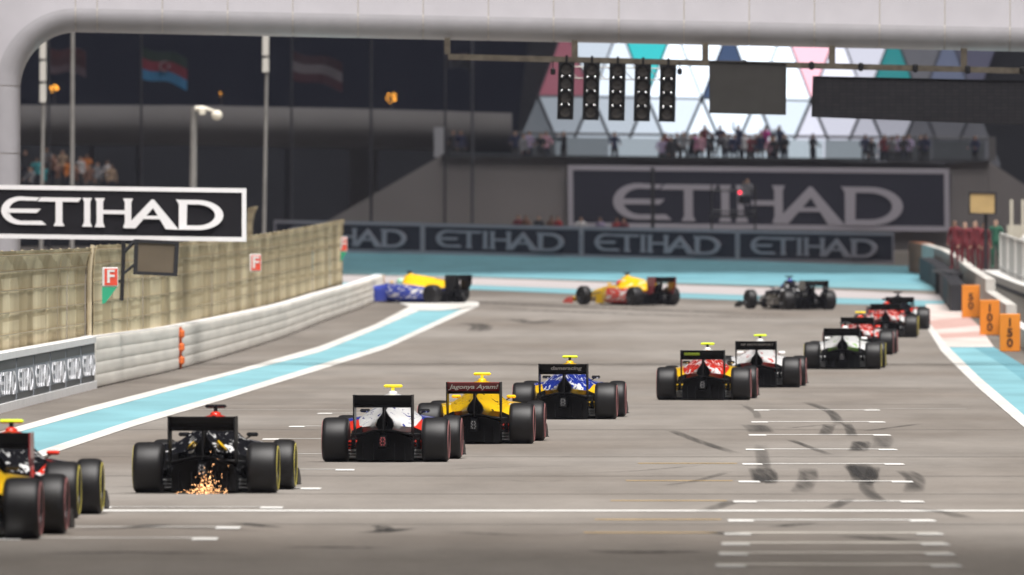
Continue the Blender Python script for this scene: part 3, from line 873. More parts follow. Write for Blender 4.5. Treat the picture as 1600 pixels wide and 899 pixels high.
    mb = MB(); mb.loft([[Vector((x, y, z)) for x, z in ((-w, z0), (w, z0), (w*.8, z1), (-w*.8, z1))] for y, w, z0, z1 in ((-.72, .05, .23, .37), (-.5, .07, .22, .41), (-.1, .13, .15, .46))], 0)
    CM['gearbox'] = mb.mesh('gearbox')
    # rain light: ring of little lamps on a dark plate
    mb = MB(); mb.box((0, -.727, .305), (.085, .012, .135)); CM['rain_light'] = mb.mesh('rain_light')
    mb = MB()
    for (x, z) in ((-.018, .355), (.018, .355), (-.032, .33), (.032, .33), (-.016, .307), (.016, .307), (-.034, .283), (.034, .283), (-.018, .257), (.018, .257)):
        mb.ball((x, -.735, z), .0095, 0, 8)
    CM['lamps'] = mb.mesh('lamps')
    # beam wing
    secs = []
    for i in range(13):
        x = -.41 + .82*i/12; z = .365 + .075*math.cos(x/.41*1.35)**2
        secs.append([Vector((x, y, z + dz)) for y, dz in ((-.30, -.01), (-.62, .03), (-.62, .045), (-.30, .02))])
    mb = MB(); mb.loft(secs, 0); CM['beam_wing'] = mb.mesh('beam_wing', 40)
    # rear wing elements
    def foil(pts, x0, x1):
        mb = MB(); mb.loft([[Vector((x, y, z)) for y, z in pts] for x in (x0, x1)], 0); return mb
    mb = foil([(-.36, .80), (-.36, .815), (-.48, .835), (-.62, .845), (-.62, .79), (-.48, .785)], -.405, .405)
    mb.v = mb.v; CM['main_plane'] = mb.mesh('main_plane', 30)
    CM['flap'] = foil([(-.605, .832), (-.62, .828), (-.70, .878), (-.765, .962), (-.752, .968), (-.68, .90)], -.405, .405).mesh('flap', 30)
    poly = [(-.34, .40), (-.62, .40), (-.70, .55), (-.78, .66), (-.80, .97), (-.32, .97), (-.28, .80), (-.30, .60)]
    mb = MB(); mb.loft([[Vector((x, y, z)) for y, z in poly] for x in (-.009, .009)], 0); CM['endplate'] = mb.mesh('endplate')
    mb = MB(); mb.loft([[Vector((x, y, z)) for y, z in ((-.60, .43), (-.34, .43), (-.42, .79), (-.58, .79))] for x in (-.014, .014)], 0); CM['pylon'] = mb.mesh('pylon')
    # front wing
    mb = MB(); mb.loft([[Vector((x, y, z)) for y, z in ((4.15, .09), (4.15, .10), (3.85, .15), (3.75, .20), (3.75, .185), (3.85, .13))] for x in (-.88, -.3, .3, .88)], 0); 
    mb.loft([[Vector((x, y, z)) for y, z in ((3.86, .17), (3.86, .185), (3.70, .265), (3.69, .25))] for x in (-.88, .88)], 0)
    for sx in (-.07, .07): mb.box((sx, 3.93, .20), (.016, .20, .18))
    CM['front_wing'] = mb.mesh('front_wing')
    mb = MB(); mb.loft([[Vector((x, y, z)) for y, z in ((4.2, .06), (4.2, .14), (3.9, .26), (3.62, .28), (3.62, .06))] for x in (-.008, .008)], 0)
    mb.box((0.02, 3.64, .07), (.06, .04, .012)); CM['front_endplate'] = mb.mesh('front_endplate')
    # mirror
    mb = MB(); mb.cbox((0, 0, 0), (.15, .07, .052), .018); CM['mirror'] = mb.mesh('mirror', 40)
    mb = MB(); mb.tube([(-.16, .02, -.10), (-.02, .0, -.02)], .009, 5); CM['mirror_stalk'] = mb.mesh('mirror_stalk')
    # camera pod
    mb = MB(); mb.cbox((0, 1.62, 1.072), (.275, .10, .045), .02); CM['camera_pod'] = mb.mesh('camera_pod', 40)
    mb = MB(); mb.loft([[Vector((x, y, z)) for x, y in ((-.022, 1.55), (.022, 1.55), (.018, 1.68), (-.018, 1.68))] for z in (.96, 1.055)], 0); CM['pod_stalk'] = mb.mesh('pod_stalk')
    mb = MB(); mb.ball((0, 1.58, .975), .07, 0, 12, (1, 1.6, .5)); CM['pod_base'] = mb.mesh('pod_base', 60)
    # wheels (axis x, outer side +x)
    for nm, w, r in (('rear', .375, .322), ('front', .285, .320)):
        h = w/2
        prof = [(-h+.01, r*.66), (-h-.004, r*.80), (-h+.006, r*.90), (-h+.028, r*.965), (-h+.07, r*.992), (0, r), (h-.07, r*.992), (h-.028, r*.965), (h-.006, r*.90), (h+.004, r*.80), (h-.01, r*.66)]
        mb = MB(); mb.lathe(prof, 40); mb.lathe([(h-.01, r*.66), (h-.05, r*.6), (h-.05, .001)], 40, 0)
        mb.lathe([(-h+.01, r*.66), (-h+.05, r*.6), (-h+.05, .001)], 40, 0); CM['tyre_'+nm] = mb.mesh('tyre', 60)
        mb = MB(); mb.lathe([(h+.0035, r*.75), (h+.0065, r*.80), (h+.0015, r*.865), (h-.006, r*.86), (h-.004, r*.76)], 40, 0, closed=True); CM['band_'+nm] = mb.mesh('sidewall_band', 60)
        mb = MB(); mb.lathe([(h-.012, r*.655), (h-.016, r*.60), (h-.06, r*.55), (h-.07, r*.2), (h-.03, r*.16), (h-.025, .001)], 24, 0)
        for k in range(6):
            a = 2*math.pi*k/6; ca, sa = math.cos(a), math.sin(a); e = .022
            pts = [(r*.15, -e), (r*.6, -e*.8), (r*.6, e*.8), (r*.15, e)]
            mb.loft([[Vector((x, u*ca - v*sa, u*sa + v*ca)) for u, v in pts] for x in (h-.03, h-.05)], 0)
        CM['rim_'+nm] = mb.mesh('rim', 40)
    # brake duct
    mb = MB(); mb.cbox((0, 0, -.02), (.05, .22, .13), .02); CM['brake_duct'] = mb.mesh('brake_duct', 40)
    # turning vane / bargeboard
    mb = MB(); mb.loft([[Vector((x, y, z)) for y, z in ((2.2, .06), (2.75, .06), (2.7, .36), (2.3, .42))] for x in (-.006, .006)], 0); CM['bargeboard'] = mb.mesh('bargeboard')
    # floor winglet in front of the rear tyre
    mb = MB()
    for z in (.07, .115, .16): mb.loft([[Vector((x, y, z + dz)) for y, dz in ((.15, 0), (.42, .03), (.42, .042), (.15, .012))] for x in (-.07, .07)], 0)
    CM['winglet'] = mb.mesh('winglet')
car_meshes()

def car(px, d, yaw, label, lv, roll_z=None, dgrade=0.0):
    """px: photo column of the rear axle centre; d: its distance; yaw in degrees to the right; lv: livery"""
    g = lambda k, df=None: lv.get(k, df if df is not None else lv['a'])
    root = empty('racing_car', GX(px, d), label, 'racing car', 'racing cars streaming to the corner', rz=-R(yaw))
    yr = R(yaw); d2 = d + 3.12*math.cos(yr)
    root.rotation_euler = (math.atan2(gz(d2) - gz(d), 3.12), 0, -R(yaw))
    A, B, C, TOP = g('a'), g('b'), g('c'), g('top')
    band = g('band')
    link('engine_cover', CM['engine_cover'], [A, M_carbon, g('low'), B, TOP], root)
    link('exhaust', CM['exhaust'], M_carbon, root)
    mono = link('monocoque', CM['monocoque'], [g('nose'), g('tip')], root)
    link('cockpit', CM['cockpit'], M_carbon, mono)
    for s in (1, -1):
        link('sidepod', CM['sidepod'], [g('pod'), g('podlow'), M_carbon, g('podrear')], root, scale=(s, 1, 1))
    link('floor', CM['floor'], M_carbon, root)
    df = link('diffuser', CM['diffuser'], M_carbon, root)
    for x in (-.3, -.15, .15, .3): link('strake', CM['strake'], M_carbon2, df, (x, 0, 0))
    link('gearbox', CM['gearbox'], M_carbon2, root)
    rl = link('rain_light', CM['rain_light'], M_carbon, root); link('lamps', CM['lamps'], g('lamp'), rl)
    link('beam_wing', CM['beam_wing'], M_carbon2, root)
    rw = link('rear_wing', CM['main_plane'], g('wing_main', M_carbon), root)
    link('flap', CM['flap'], g('wing', M_carbon), rw)
    for s in (1, -1): link('endplate', CM['endplate'], g('endplate', M_carbon2), rw, (s*.412, 0, 0))
    link('pylon', CM['pylon'], M_carbon2, rw)
    fw = link('front_wing', CM['front_wing'], C, root)
    for s in (1, -1): link('endplate', CM['front_endplate'], g('fep', M_carbon2), fw, (s*.885, 0, 0), scale=(s, 1, 1))
    for s in (1, -1):
        mi = link('mirror', CM['mirror'], g('mirror'), root, (s*.43, 2.05, .715)); link('stalk', CM['mirror_stalk'], M_carbon, mi, scale=(s, 1, 1))
        link('bargeboard', CM['bargeboard'], C, root, (s*.52, 0, 0))
        link('winglet', CM['winglet'], M_vane, root, (s*.475, -.12, 0))
        link('winglet', CM['winglet'], g('vane', g('podlow')), root, (s*.475, -.05, .125))
    if g('pod_cam', False) is not None:
        pd = link('camera_pod', CM['camera_pod'], g('pod_cam'), root); link('stalk', CM['pod_stalk'], g('stalk', M_carbon), pd)
        link('base', CM['pod_base'], TOP, pd)
    for nm, y, w in (('rear', 0.0, .375), ('front', 3.12, .285)):
        for s in (1, -1):
            x = s*(.9 - w/2)
            wh = link('wheel', CM['tyre_'+nm], M_tyre, root, (x, y, .322), rot=(0, 0, 0 if s > 0 else math.pi))
            link('sidewall_band', CM['band_'+nm], band, wh); link('rim', CM['rim_'+nm], M_rim, wh)
            link('brake_duct', CM['brake_duct'], M_carbon, root, (s*(.9 - w - .06), y + .02, .30))
            for (za, ya, zb, yb) in ((.42, .10, .40, .0), (.42, -.22, .40, -.02), (.24, .12, .20, .0), (.24, -.26, .20, -.02), (.45, .25, .22, .02)):
                mb = MB(); xi = .14 if nm == 'rear' else .2
                key = ('arm', nm, s, za, ya, yb)
                if key not in CM:
                    mb.tube([(s*xi, y + ya, za), (s*(.9-w-.03), y + yb, zb)], .014, 6); CM[key] = mb.mesh('suspension_arm', 60)
                link('suspension_arm', CM[key], M_rodc, root)
    if 'text' in lv:
        body, size, shear, m, x = lv['text']
        tm = text_mesh('lettering', body, size, shear, 0, .0035)
        u = Vector((0, -.765+.66, .962-.853)).normalized(); n = Vector((1, 0, 0)).cross(u)
        o = link('lettering', tm, m, rw)
        o.matrix_local = Matrix(((1, 0, n.x, x), (0, u.y, n.y, -.722 + n.y*.016), (0, u.z, n.z, .905 + n.z*.016), (0, 0, 0, 1)))
    if 'patch' in lv:
        mb = MB(); u = Vector((0, -.105, .109)).normalized(); n = Vector((1, 0, 0)).cross(u); c = Vector((-.20, -.722, .908)) + n*.02
        mb.loft([[c + Vector((sx*.15, 0, 0)) + u*sz*.032 + n*k for sx, sz in ((-1, -1), (1, -1), (1, 1), (-1, 1))] for k in (0, .003)], 0)
        mb.build('sticker', lv['patch'], rw)
    for (nm_, y, z, w, m) in lv.get('stripes', []): pass
    for k in lv.get('marks', []):
        # painted mark lying on the flank: (side, y, x, z, ly, lz, material)
        s, y, x, z, sx_, sy_, sz_, m = k
        mb = MB(); mb.ball((0, 0, 0), 1.0, 0, 10); mb.v = [(v[0]*sx_, v[1]*sy_, v[2]*sz_) for v in mb.v]
        o = mb.build('paint_mark', m, root, smooth=60, loc=(x, y, z)); o.rotation_euler = (0, R(s), 0)
    return root
W_ = paint('white', (.78, .78, .78)); Y_ = paint('yellow', (.82, .50, .012)); RD = paint('red', (.66, .035, .018)); BL = paint('blue', (.02, .045, .36))
BK = paint('black', (.012, .012, .014), .2); DR = paint('dark_red', (.22, .012, .018)); OR_ = paint('orange', (.80, .22, .02)); GR = paint('green', (.30, .60, .05)); GY = paint('grey', (.35, .35, .36))
NEON = mat('neon_yellow', (.62, .80, .02), .5); NEON2 = mat('camera_yellow', (.85, .70, .02), .5)
BY = mat('tyre_yellow', (.50, .43, .08), .6); BR = mat('tyre_pink', (.40, .16, .16), .6)
LR = mat('lamp_red', (.40, .07, .08), .4); LG = mat('lamp_grey', (.22, .22, .23), .4)
TW = mat('wing_white', (.85, .85, .85), .5); TG = mat('wing_grey', (.34, .34, .35), .5)
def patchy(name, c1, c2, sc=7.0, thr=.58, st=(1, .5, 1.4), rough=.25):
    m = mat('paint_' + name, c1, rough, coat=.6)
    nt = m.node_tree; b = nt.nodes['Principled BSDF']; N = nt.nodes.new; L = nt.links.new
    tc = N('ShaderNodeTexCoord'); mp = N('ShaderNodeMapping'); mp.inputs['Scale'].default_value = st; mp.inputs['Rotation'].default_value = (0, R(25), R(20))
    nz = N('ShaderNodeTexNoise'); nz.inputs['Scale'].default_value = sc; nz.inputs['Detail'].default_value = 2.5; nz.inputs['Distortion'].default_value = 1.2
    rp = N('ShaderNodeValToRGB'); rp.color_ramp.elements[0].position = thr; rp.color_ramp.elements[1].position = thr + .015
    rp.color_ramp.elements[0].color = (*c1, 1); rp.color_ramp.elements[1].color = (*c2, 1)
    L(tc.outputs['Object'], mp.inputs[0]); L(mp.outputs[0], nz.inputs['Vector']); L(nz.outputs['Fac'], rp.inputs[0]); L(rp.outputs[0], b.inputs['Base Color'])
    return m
c_w, c_k, c_r, c_y, c_b = (.80, .80, .80), (.012, .012, .014), (.66, .035, .018), (.82, .50, .012), (.02, .045, .36)
KW = patchy('black_white_and_glints', c_k, c_w, 8, .60); WB = patchy('white_blue', c_w, (.05, .06, .3), 9, .62); YK = patchy('yellow_black', c_y, c_k, 9, .64)  # KW whites: livery patches, and reflections painted onto the sparking car
BW_ = patchy('blue_white', c_b, c_w, 7, .57); RW_ = patchy('red_white', c_r, c_w, 7, .56); WR = patchy('white_red', c_w, c_r, 8, .62); WG = patchy('white_green', c_w, (.25, .55, .06), 8, .63); YW = patchy('yellow_white', c_y, (.80, .72, .5), 6, .60)
def liv(a, **k):
    d = dict(a=a, b=a, c=a, top=a, low=a, nose=a, tip=a, pod=a, podlow=M_carbon, podrear=a, band=BR, lamp=LG, wing=M_carbon, wing_main=M_carbon, endplate=M_carbon2, mirror=a, pod_cam=NEON, stalk=M_carbon)
    d.update(k); return d
YAW = 3.2
car(-73, 158.5, YAW, 'racing car cut by the picture edge, showing only a pink banded tyre and yellow flank', liv(Y_, low=RD, podlow=Y_, podrear=Y_, pod=Y_, mirror=BK))
car(-2, 172.5, YAW, 'black and white racing car with red mirror and yellow banded tyres, half hidden by another', liv(KW, b=BK, low=BK, pod=BK, podrear=RW_, top=RD, nose=BK, band=BY, mirror=RD, pod_cam=NEON, endplate=DR, podlow=RD))
carC = car(322, 193.0, YAW, 'black racing car throwing sparks from its floor', liv(KW, b=BK, top=RD, low=BK, pod=KW, podrear=KW, band=BY, pod_cam=BK, mirror=BK, podlow=M_carbon2, nose=BK, marks=[(-42, .05, .20, .60, .016, .12, .088, Y_), (38, .05, -.20, .60, .012, .12, .07, Y_)]))  # white blotches here paint bright reflections into the black bodywork
car(603, 221.0, YAW, 'white racing car with red and blue flanks and black rear wing', liv(WB, b=W_, pod=BL, podlow=RD, podrear=RD, low=W_, nose=W_, lamp=LR, top=W_, stalk=NEON2, pod_cam=NEON2, c=RD, mirror=KW))
car(744, 240.0, YAW, 'yellow racing car with white script on a dark red rear wing', liv(YK, podlow=RD, pod=YW, low=Y_, podrear=Y_, wing=DR, stalk=NEON2, pod_cam=NEON2, lamp=LG, c=RD, mirror=YK, b=Y_, top=Y_, text=('Jagonya Ayam!', .126, .3, TW, 0.0)))
car(883, 268.0, YAW, 'blue and yellow racing car with grey script on its black rear wing', liv(BW_, b=BW_, top=Y_, low=Y_, pod=BW_, podlow=Y_, podrear=Y_, c=Y_, mirror=KW, nose=BL, text=('damsracing', .118, .2, TG, .05)))
car(1100, 297.0, YAW, 'red racing car with yellow flanks and a green sticker on its rear wing', liv(RW_, b=RD, low=RD, podrear=Y_, podlow=Y_, pod=Y_, top=WR, c=Y_, mirror=KW, patch=mat('sticker_green', (.35, .5, .02), .5)))
car(1183, 320.0, YAW, 'white and red racing car just ahead of the red and yellow one', liv(WR, low=RD, podlow=W_, podrear=W_, top=W_, nose=RD, b=W_, mirror=W_, text=('MP MOTORSPORT', .082, 0, TG, .03)))
car(1317, 361.0, YAW, 'white racing car with a green lower edge and yellow banded tyres', liv(WG, low=GR, podrear=W_, podlow=W_, band=BY, pod_cam=BK, top=W_, b=W_, mirror=W_))
car(1341, 394.0, YAW, 'red and white racing car with yellow camera pod behind the white and green car', liv(RW_, b=W_, podrear=RW_, podlow=RD, pod=W_, pod_cam=NEON2))
car(1384, 437.0, 2.0, 'red and white racing car with yellow banded tyres, no camera pod showing', liv(RW_, b=W_, podrear=W_, podlow=W_, band=BY, pod_cam=BK))
car(1405, 457.0, 0.0, 'dark racing car with red and white flank leading the red pair', liv(BK, b=RD, podrear=W_, podlow=RD, pod=RW_, pod_cam=BK, band=BR))
car(1262, 505.0, -21, 'black and white racing car turning in with its side showing', liv(KW, b=W_, top=BW_, nose=W_, tip=W_, low=W_, pod=KW, podrear=KW, podlow=BK, endplate=BK, pod_cam=BK, wing=BK, c=BK, band=M_rim))
car(1020, 517.0, -32, 'yellow and red racing car turning across the corner', liv(YW, b=Y_, podrear=RW_, podlow=RD, pod=Y_, nose=Y_, tip=Y_, top=Y_, low=RD, pod_cam=BK, wing=M_carbon, endplate=DR, c=Y_, fep=RD, band=M_rim))
car(697, 524.0, -50, 'blue and yellow racing car turning in beside the end of the rail barrier', liv(Y_, b=Y_, podrear=BW_, podlow=BL, pod=BW_, nose=BL, tip=BL, top=YW, pod_cam=BK, low=BL, c=BL, fep=BL, endplate=M_carbon2, band=M_rim))

# sparks under the black car
M_spark = mat('spark', (1, .5, .2), .5, emit=(1.0, .50, .22), estr=3.2)
rs = random.Random(11); mb = MB(); base = carC.matrix_basis
for i in range(210):
    a = rs.gauss(0, .095); hgt = abs(rs.gauss(0, .14)) if i % 3 else abs(rs.gauss(0, .05))
    x = a*(1.35 if hgt < .06 else .8) + .06 + .05*(hgt/.15); z = .012 + hgt*1.1; y = -.75 - rs.random()*.8
    ln = rs.uniform(.005, .020); dirv = Vector((rs.gauss(0, .5), -.6, rs.gauss(.6, .5))).normalized(); w = rs.uniform(.0018, .004)
    p = Vector((x, y, z)); u = dirv.orthogonal().normalized(); v = dirv.cross(u)
    mb.add([base @ q for q in (p - dirv*ln, p + u*w, p + v*w, p - (u+v)*w, p + dirv*ln)], [(0, 2, 1), (0, 3, 2), (0, 1, 3), (4, 1, 2), (4, 2, 3), (4, 3, 1)])
tag(mb.build('sparks', M_spark), 'spray of glowing orange sparks under the black car', 'sparks', kind='stuff')

# ================================================================== far end: boards, wall, terrace, glowing facade
M_wall = mat('terrace_wall', (0.225, 0.205, 0.205), 0.85, var=.05, scale=.3)
M_slab = mat('concrete_slab', (0.135, 0.128, 0.13), 0.85, var=.08, scale=.3)
M_dark = mat('dark_cladding_and_shade', (0.016, 0.017, 0.024), 0.8, var=.2, scale=.2)  # also paints in the shade inside the roofed stand
M_fblack = mat('board_black_hazed', (0.038, 0.038, 0.056), .9, spec=.15)  # black lifted towards blue: distance haze painted into the boards
M_flet = mat('board_letter_hazed', (0.46, 0.435, 0.50), .85, spec=.15)  # letters dulled to mauve, the haze veil put into their colour
WD = 722.0
tw = empty('terrace_wall', GX(1100, WD), 'broad grey brown wall below the terrace with a sloping shoulder', 'wall')
def pxprism(root, name, pts, d, th, m, d2=None):
    mb = MB(); q = [rel(root, P(x, y, d)) for x, y in pts]
    mb.loft([q, [p + Vector((0, th, 0)) for p in q]], 0); return mb.build(name, m, root)
xs = [(500, 352), (690, 243), (740, 243), (885, 246), (1100, 249), (1310, 252), (1480, 255), (1545, 252), (1600, 288), (1720, 380)]
for k in range(1, len(xs)):
    (xa, ya), (xb, yb) = xs[k-1], xs[k]
    pxprism(tw, 'panel', [(xa + .3, 436), (xb - .3, 436), (xb - .3, yb), (xa + .3, ya)], WD, 1.2, M_wall)
cop = pxprism(tw, 'coping', [(690, 241), (1545, 250), (1545, 254), (690, 246)], WD - .25, 1.6, M_dsteel)
board('advertising_board', [(887, 258), (1486, 271), (1484, 362), (888, 356)], WD - .4, 'huge black board with grey capitals on the terrace wall', M_fblack, M_flet, M_flet, .24, (.118, .880, .14, .72))
BD = [717, 709, 700, 691, 681]
bx = [(428, 344, 392), (661, 349, 397), (909, 354.5, 403), (1153, 359.5, 408.5), (1398, 365, 413)]
labs = ('low black lettered board partly hidden by the end of the tan fence', 'low black lettered board next to the one hidden by the fence',
        'low black lettered board second from the plain end post', 'low black lettered board at the end nearest the curved wall')
for k in range(4):
    (xa, ta, ba), (xb, tb, bb) = bx[k], bx[k+1]
    rt, _q = board('advertising_board', [(xa, ta), (xb - 1, tb), (xb - 1, bb), (xa, ba)], BD[k], labs[k], M_fblack, M_flet, M_flet, .15, (.085, .90, .24, .80), th=.3, right_d=BD[k+1])

# camera platform in front of the big board
cp = empty('camera_platform', GX(1145, 714), 'scaffold platform with a cameraman and red lamp before the huge board', 'platform')
for x in (1020, 1112, 1180):
    mb = MB(); mb.tube([rel(cp, GX(x, 714)), rel(cp, P(x, 288 if x > 1100 else 262, 714))], .09 if x == 1020 else .05, 6); mb.build('scaffold_post', M_dsteel, cp)
for y in (298, 330):
    mb = MB(); mb.tube([rel(cp, P(1112, y, 714)), rel(cp, P(1180, y+1, 714))], .05, 6); mb.build('scaffold_rail', M_dsteel, cp)
mb = MB(); mb.box(rel(cp, P(1146, 338, 714.6)), (2.2, 1.6, .12)); mb.build('deck', M_dsteel, cp)
M_redlamp = mat('red_lamp', (.6, .02, .03), .5, emit=(1, .02, .05), estr=2.5)
mb = MB(); mb.ball(rel(cp, P(1156, 301, 713.6)), .065); mb.build('red_lamp', M_redlamp, cp)
mb = MB(); mb.cbox(rel(cp, P(1162, 312, 713.8)), (.5, .7, .4), .05); mb.build('camera', M_black, cp)

# left roof slab, column, dark stand behind
st = empty('roofed_stand', GX(300, 745), 'dark grandstand with a thick grey roof slab behind the flags', 'grandstand')
mb = MB(); secs = []
prof = [(0, 164), (-.3, 175), (-.5, 190), (-.4, 205), (0, 219), (.8, 226)]
for x, dy in ((-60, 0), (300, 1), (560, 6), (700, 10), (800, 13)):
    ring = [rel(st, P(x, y + dy, 738) + Vector((0, yo, 0))) for yo, y in prof]
    ring += [rel(st, P(x, 226 + dy, 738) + Vector((0, 9, 0))), rel(st, P(x, 164 + dy, 738) + Vector((0, 9, 0)))]
    secs.append(ring)
mb.loft(secs, 0); mb.build('roof_slab', M_slab, st, smooth=40)
pxprism(st, 'back_wall', [(-80, 440), (820, 440), (820, 236), (-80, 222)], 752, .5, M_dark)  # near-black colour stands for the shade under the roof
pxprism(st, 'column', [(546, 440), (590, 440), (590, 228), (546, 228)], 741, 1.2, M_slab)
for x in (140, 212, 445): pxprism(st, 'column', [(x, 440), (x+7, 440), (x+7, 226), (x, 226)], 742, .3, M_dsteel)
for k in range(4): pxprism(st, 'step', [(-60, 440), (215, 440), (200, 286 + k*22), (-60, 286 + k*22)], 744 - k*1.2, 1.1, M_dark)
pxprism(st, 'end_post', [(678, 246), (694, 246), (694, 199), (678, 199)], 730, .5, mat('pale_post', (.42, .42, .46), .6))

# glowing diagrid facade behind the terrace
FD = 752.0
fa = empty('diagrid_facade', GX(1100, FD), 'glowing facade of triangular white and coloured panels in a steel grid', 'building')
def glow(name, c, e):
    return mat('glow_' + name, (.05, .05, .055), .6, emit=c, estr=e)
M_grid = mat('grid_steel', (0.06, 0.065, 0.08), .6)
rg = random.Random(3)
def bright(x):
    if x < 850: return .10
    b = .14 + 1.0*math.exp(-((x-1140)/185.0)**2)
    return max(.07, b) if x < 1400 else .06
NX = [840 + 85.5*k for k in range(-1, 9)]
def ny(x): return 150 + (x-840)*.016
def tri(pts, m, d=FD):
    c = Vector((sum(p[0] for p in pts)/3, sum(p[1] for p in pts)/3))
    q = [rel(fa, P(*(c + (Vector(p)-c)*.955), d)) for p in pts]
    mb = MB(); mb.loft([q, [p + Vector((0, .12, 0)) for p in q]], 0); mb.build('facade_panel', m, fa)
COL = {('d', 2): ((.02, .38, .40), .9), ('d', 5): ((.85, .46, .55), .9), ('u', 1): ((.34, .10, .14), .38), ('u', 4): ((.035, .065, .14), .7), ('u', 7): ((.01, .20, .21), .6), ('u', 8): ((.10, .12, .19), .5), ('d', 8): ((.03, .03, .05), 1)}
for k in range(len(NX)-1):
    xa, xb = NX[k], NX[k+1]; xm = (xa+xb)/2; y = ny(xm)
    for key, pts in ((('u', k), [(xa, ny(xa)), (xb, ny(xb)), (xm, y - 112)]), (('d', k), [(xm, y-112), (xm + 85.5, y-110), (xb, ny(xb))]),
                     (('l', k), [(xa, ny(xa)), (xb, ny(xb)), (xm, y + 100)]), (('m', k), [(xm, y + 100), (xm + 85.5, y + 101), (xb, ny(xb))])):
        cx = sum(p[0] for p in pts)/3
        if cx < (815 if key[0] in 'lm' else 845): continue
        if key in COL: c, e = COL[key]; m = glow('%s%d' % key, c, e)
        else:
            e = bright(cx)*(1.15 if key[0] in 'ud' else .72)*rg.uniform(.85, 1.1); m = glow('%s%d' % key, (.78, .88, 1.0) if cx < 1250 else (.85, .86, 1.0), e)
        tri(pts, m)
def strut(a, b, w=.075):
    mb = MB(); mb.tube([rel(fa, P(*a, FD - .25)), rel(fa, P(*b, FD - .25))], w, 6); mb.build('grid_strut', M_grid, fa)
for k in range(len(NX)-1):
    xa, xb = NX[k], NX[k+1]; xm = (xa+xb)/2
    if xa < 800: continue
    strut((xa, ny(xa)), (xb, ny(xb)), .06)
    strut((xa, ny(xa)), (xm, ny(xm)+100)); strut((xm, ny(xm)+100), (xb, ny(xb)))
    strut((xa, ny(xa)), (xm, ny(xm)-112), .05); strut((xm, ny(xm)-112), (xb, ny(xb)), .05)
pxprism(fa, 'back_panel', [(780, 440), (1760, 440), (1760, 20), (830, 20)], FD + .5, .4, M_dark)
# terrace band with railing
te = empty('terrace_rail', GX(1100, 735), 'terrace railing with a pale glass band under the glowing facade', 'railing')

for k in range(10):
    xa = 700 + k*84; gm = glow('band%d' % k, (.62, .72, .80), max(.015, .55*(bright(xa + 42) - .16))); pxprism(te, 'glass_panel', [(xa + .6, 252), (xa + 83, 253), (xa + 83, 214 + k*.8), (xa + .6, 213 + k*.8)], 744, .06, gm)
mb = MB(); mb.tube([rel(te, P(700, 207, 744)), rel(te, P(1545, 217, 744))], .07, 6); mb.build('handrail', M_dsteel, te)
pxprism(te, 'deck', [(690, 250), (1545, 258), (1545, 268), (690, 260)], WD + 1.3, 22, M_dark)
pxprism(te, 'end_post', [(1545, 252), (1556, 252), (1556, 214), (1545, 214)], 735, .4, M_slab)

# added unseen slatted canopy, put here only to shade the far end
SLAT = 2.28
SLAT2 = 1.22
cn = empty('added_shade_canopy', GX(800, 690), 'added unseen slatted canopy shading the corner terrace', 'roof')
for k in range(50):
    mb = MB(); mb.box((0, -62 + k*3.6, 17.5), (150, SLAT, .3)); mb.build('slat', M_dark, cn)
for x in (-70, 0, 70):
    mb = MB(); mb.box((x, 26, 17.0), (.7, 180, .6)); mb.build('girder', M_dark, cn)
for x in (-70, 70):
    for y in (-55, 100):
        mb = MB(); mb.box((x, y, 8.6), (1.4, 1.4, 17.2)); mb.build('column', M_slab, cn)

# added unseen slats high over the grid, only to darken the foreground
ob = empty('added_shade_bridge', GX(800, 140), 'added unseen slatted deck shading the foreground of the grid', 'bridge')
for k in range(26):
    mb = MB(); mb.box((0, -45 + k*2.05, 24.5), (44, SLAT2, .15)); mb.build('slat', M_steel, ob)
for x in (-21.5, 21.5):
    mb = MB(); mb.box((x, -19, 24.1), (.5, 56, .5)); mb.build('girder', M_steel, ob)
    for y in (-45, 7):
        mb = MB(); mb.box((x, y, 11.9), (.5, .5, 23.8)); mb.build('column', M_steel, ob)

# ================================================================== poles, flags, lamps at the left
M_pole = mat('pale_pole', (0.22, 0.21, 0.20), .6, var=.15, scale=2)
M_dpole = mat('dim_pole', (0.04, 0.038, 0.045), .6)
M_bann = mat('pole_banner', (0.55, 0.53, 0.49), .6)
def pole(px, d, top, r, m, name, label, cat, top_px=None):
    root = empty(name, GX(px, d), label, cat)
    mb = MB(); mb.tube([(0, 0, 0), rel(root, P(px + (top_px or 0), top, d))], [r, r*.8], 8); mb.build('pole', m, root, smooth=50)
    return root
def bpole(px, d, segs, label):
    root = pole(px - 4, d, -30, .075, M_pole, 'banner_pole', label, 'pole', 8)
    for (ya, yb) in segs:
        q = [rel(root, P(x + (yb - y)*.012, y, d - .12)) for x, y in ((px - 5, yb), (px + 5, yb), (px + 5, ya), (px - 5, ya))]
        mb = MB(); mb.loft([q, [p + Vector((0, .05, 0)) for p in q]], 0); mb.build('banner', M_bann, root)
bpole(67, 560, [(-20, 30), (33, 58), (62, 92), (96, 127), (131, 160)], 'pole with stacked white banner pieces beside the bridge leg')
bpole(415, 560, [(-20, 40), (44, 87), (91, 113)], 'pole with two short white banner pieces over the fence')
pole(112, 555, -30, .085, M_pole, 'mast', 'plain pale mast between the two nearest flags', 'pole', 2)
lp = pole(300, 555, 168, .15, M_pole, 'street_lamp', 'thick grey post carrying a small curved white lamp', 'street lamp', 3)
M_lampw = mat('lamp_white', (.62, .58, .50), .4, emit=(1, .9, .7), estr=.12)
mb = MB(); mb.tube([rel(lp, P(x, y, 554.8)) for x, y in ((305, 170), (316, 169), (326, 171), (334, 174))], [.09, .08, .06, .05], 8); mb.build('arm', M_lampw, lp, smooth=50)
mb = MB(); mb.ball(rel(lp, P(339, 180, 554.8)), .20, 0, 12, (1, 1, .9)); mb.build('lamp_head', M_lampw, lp, smooth=60)
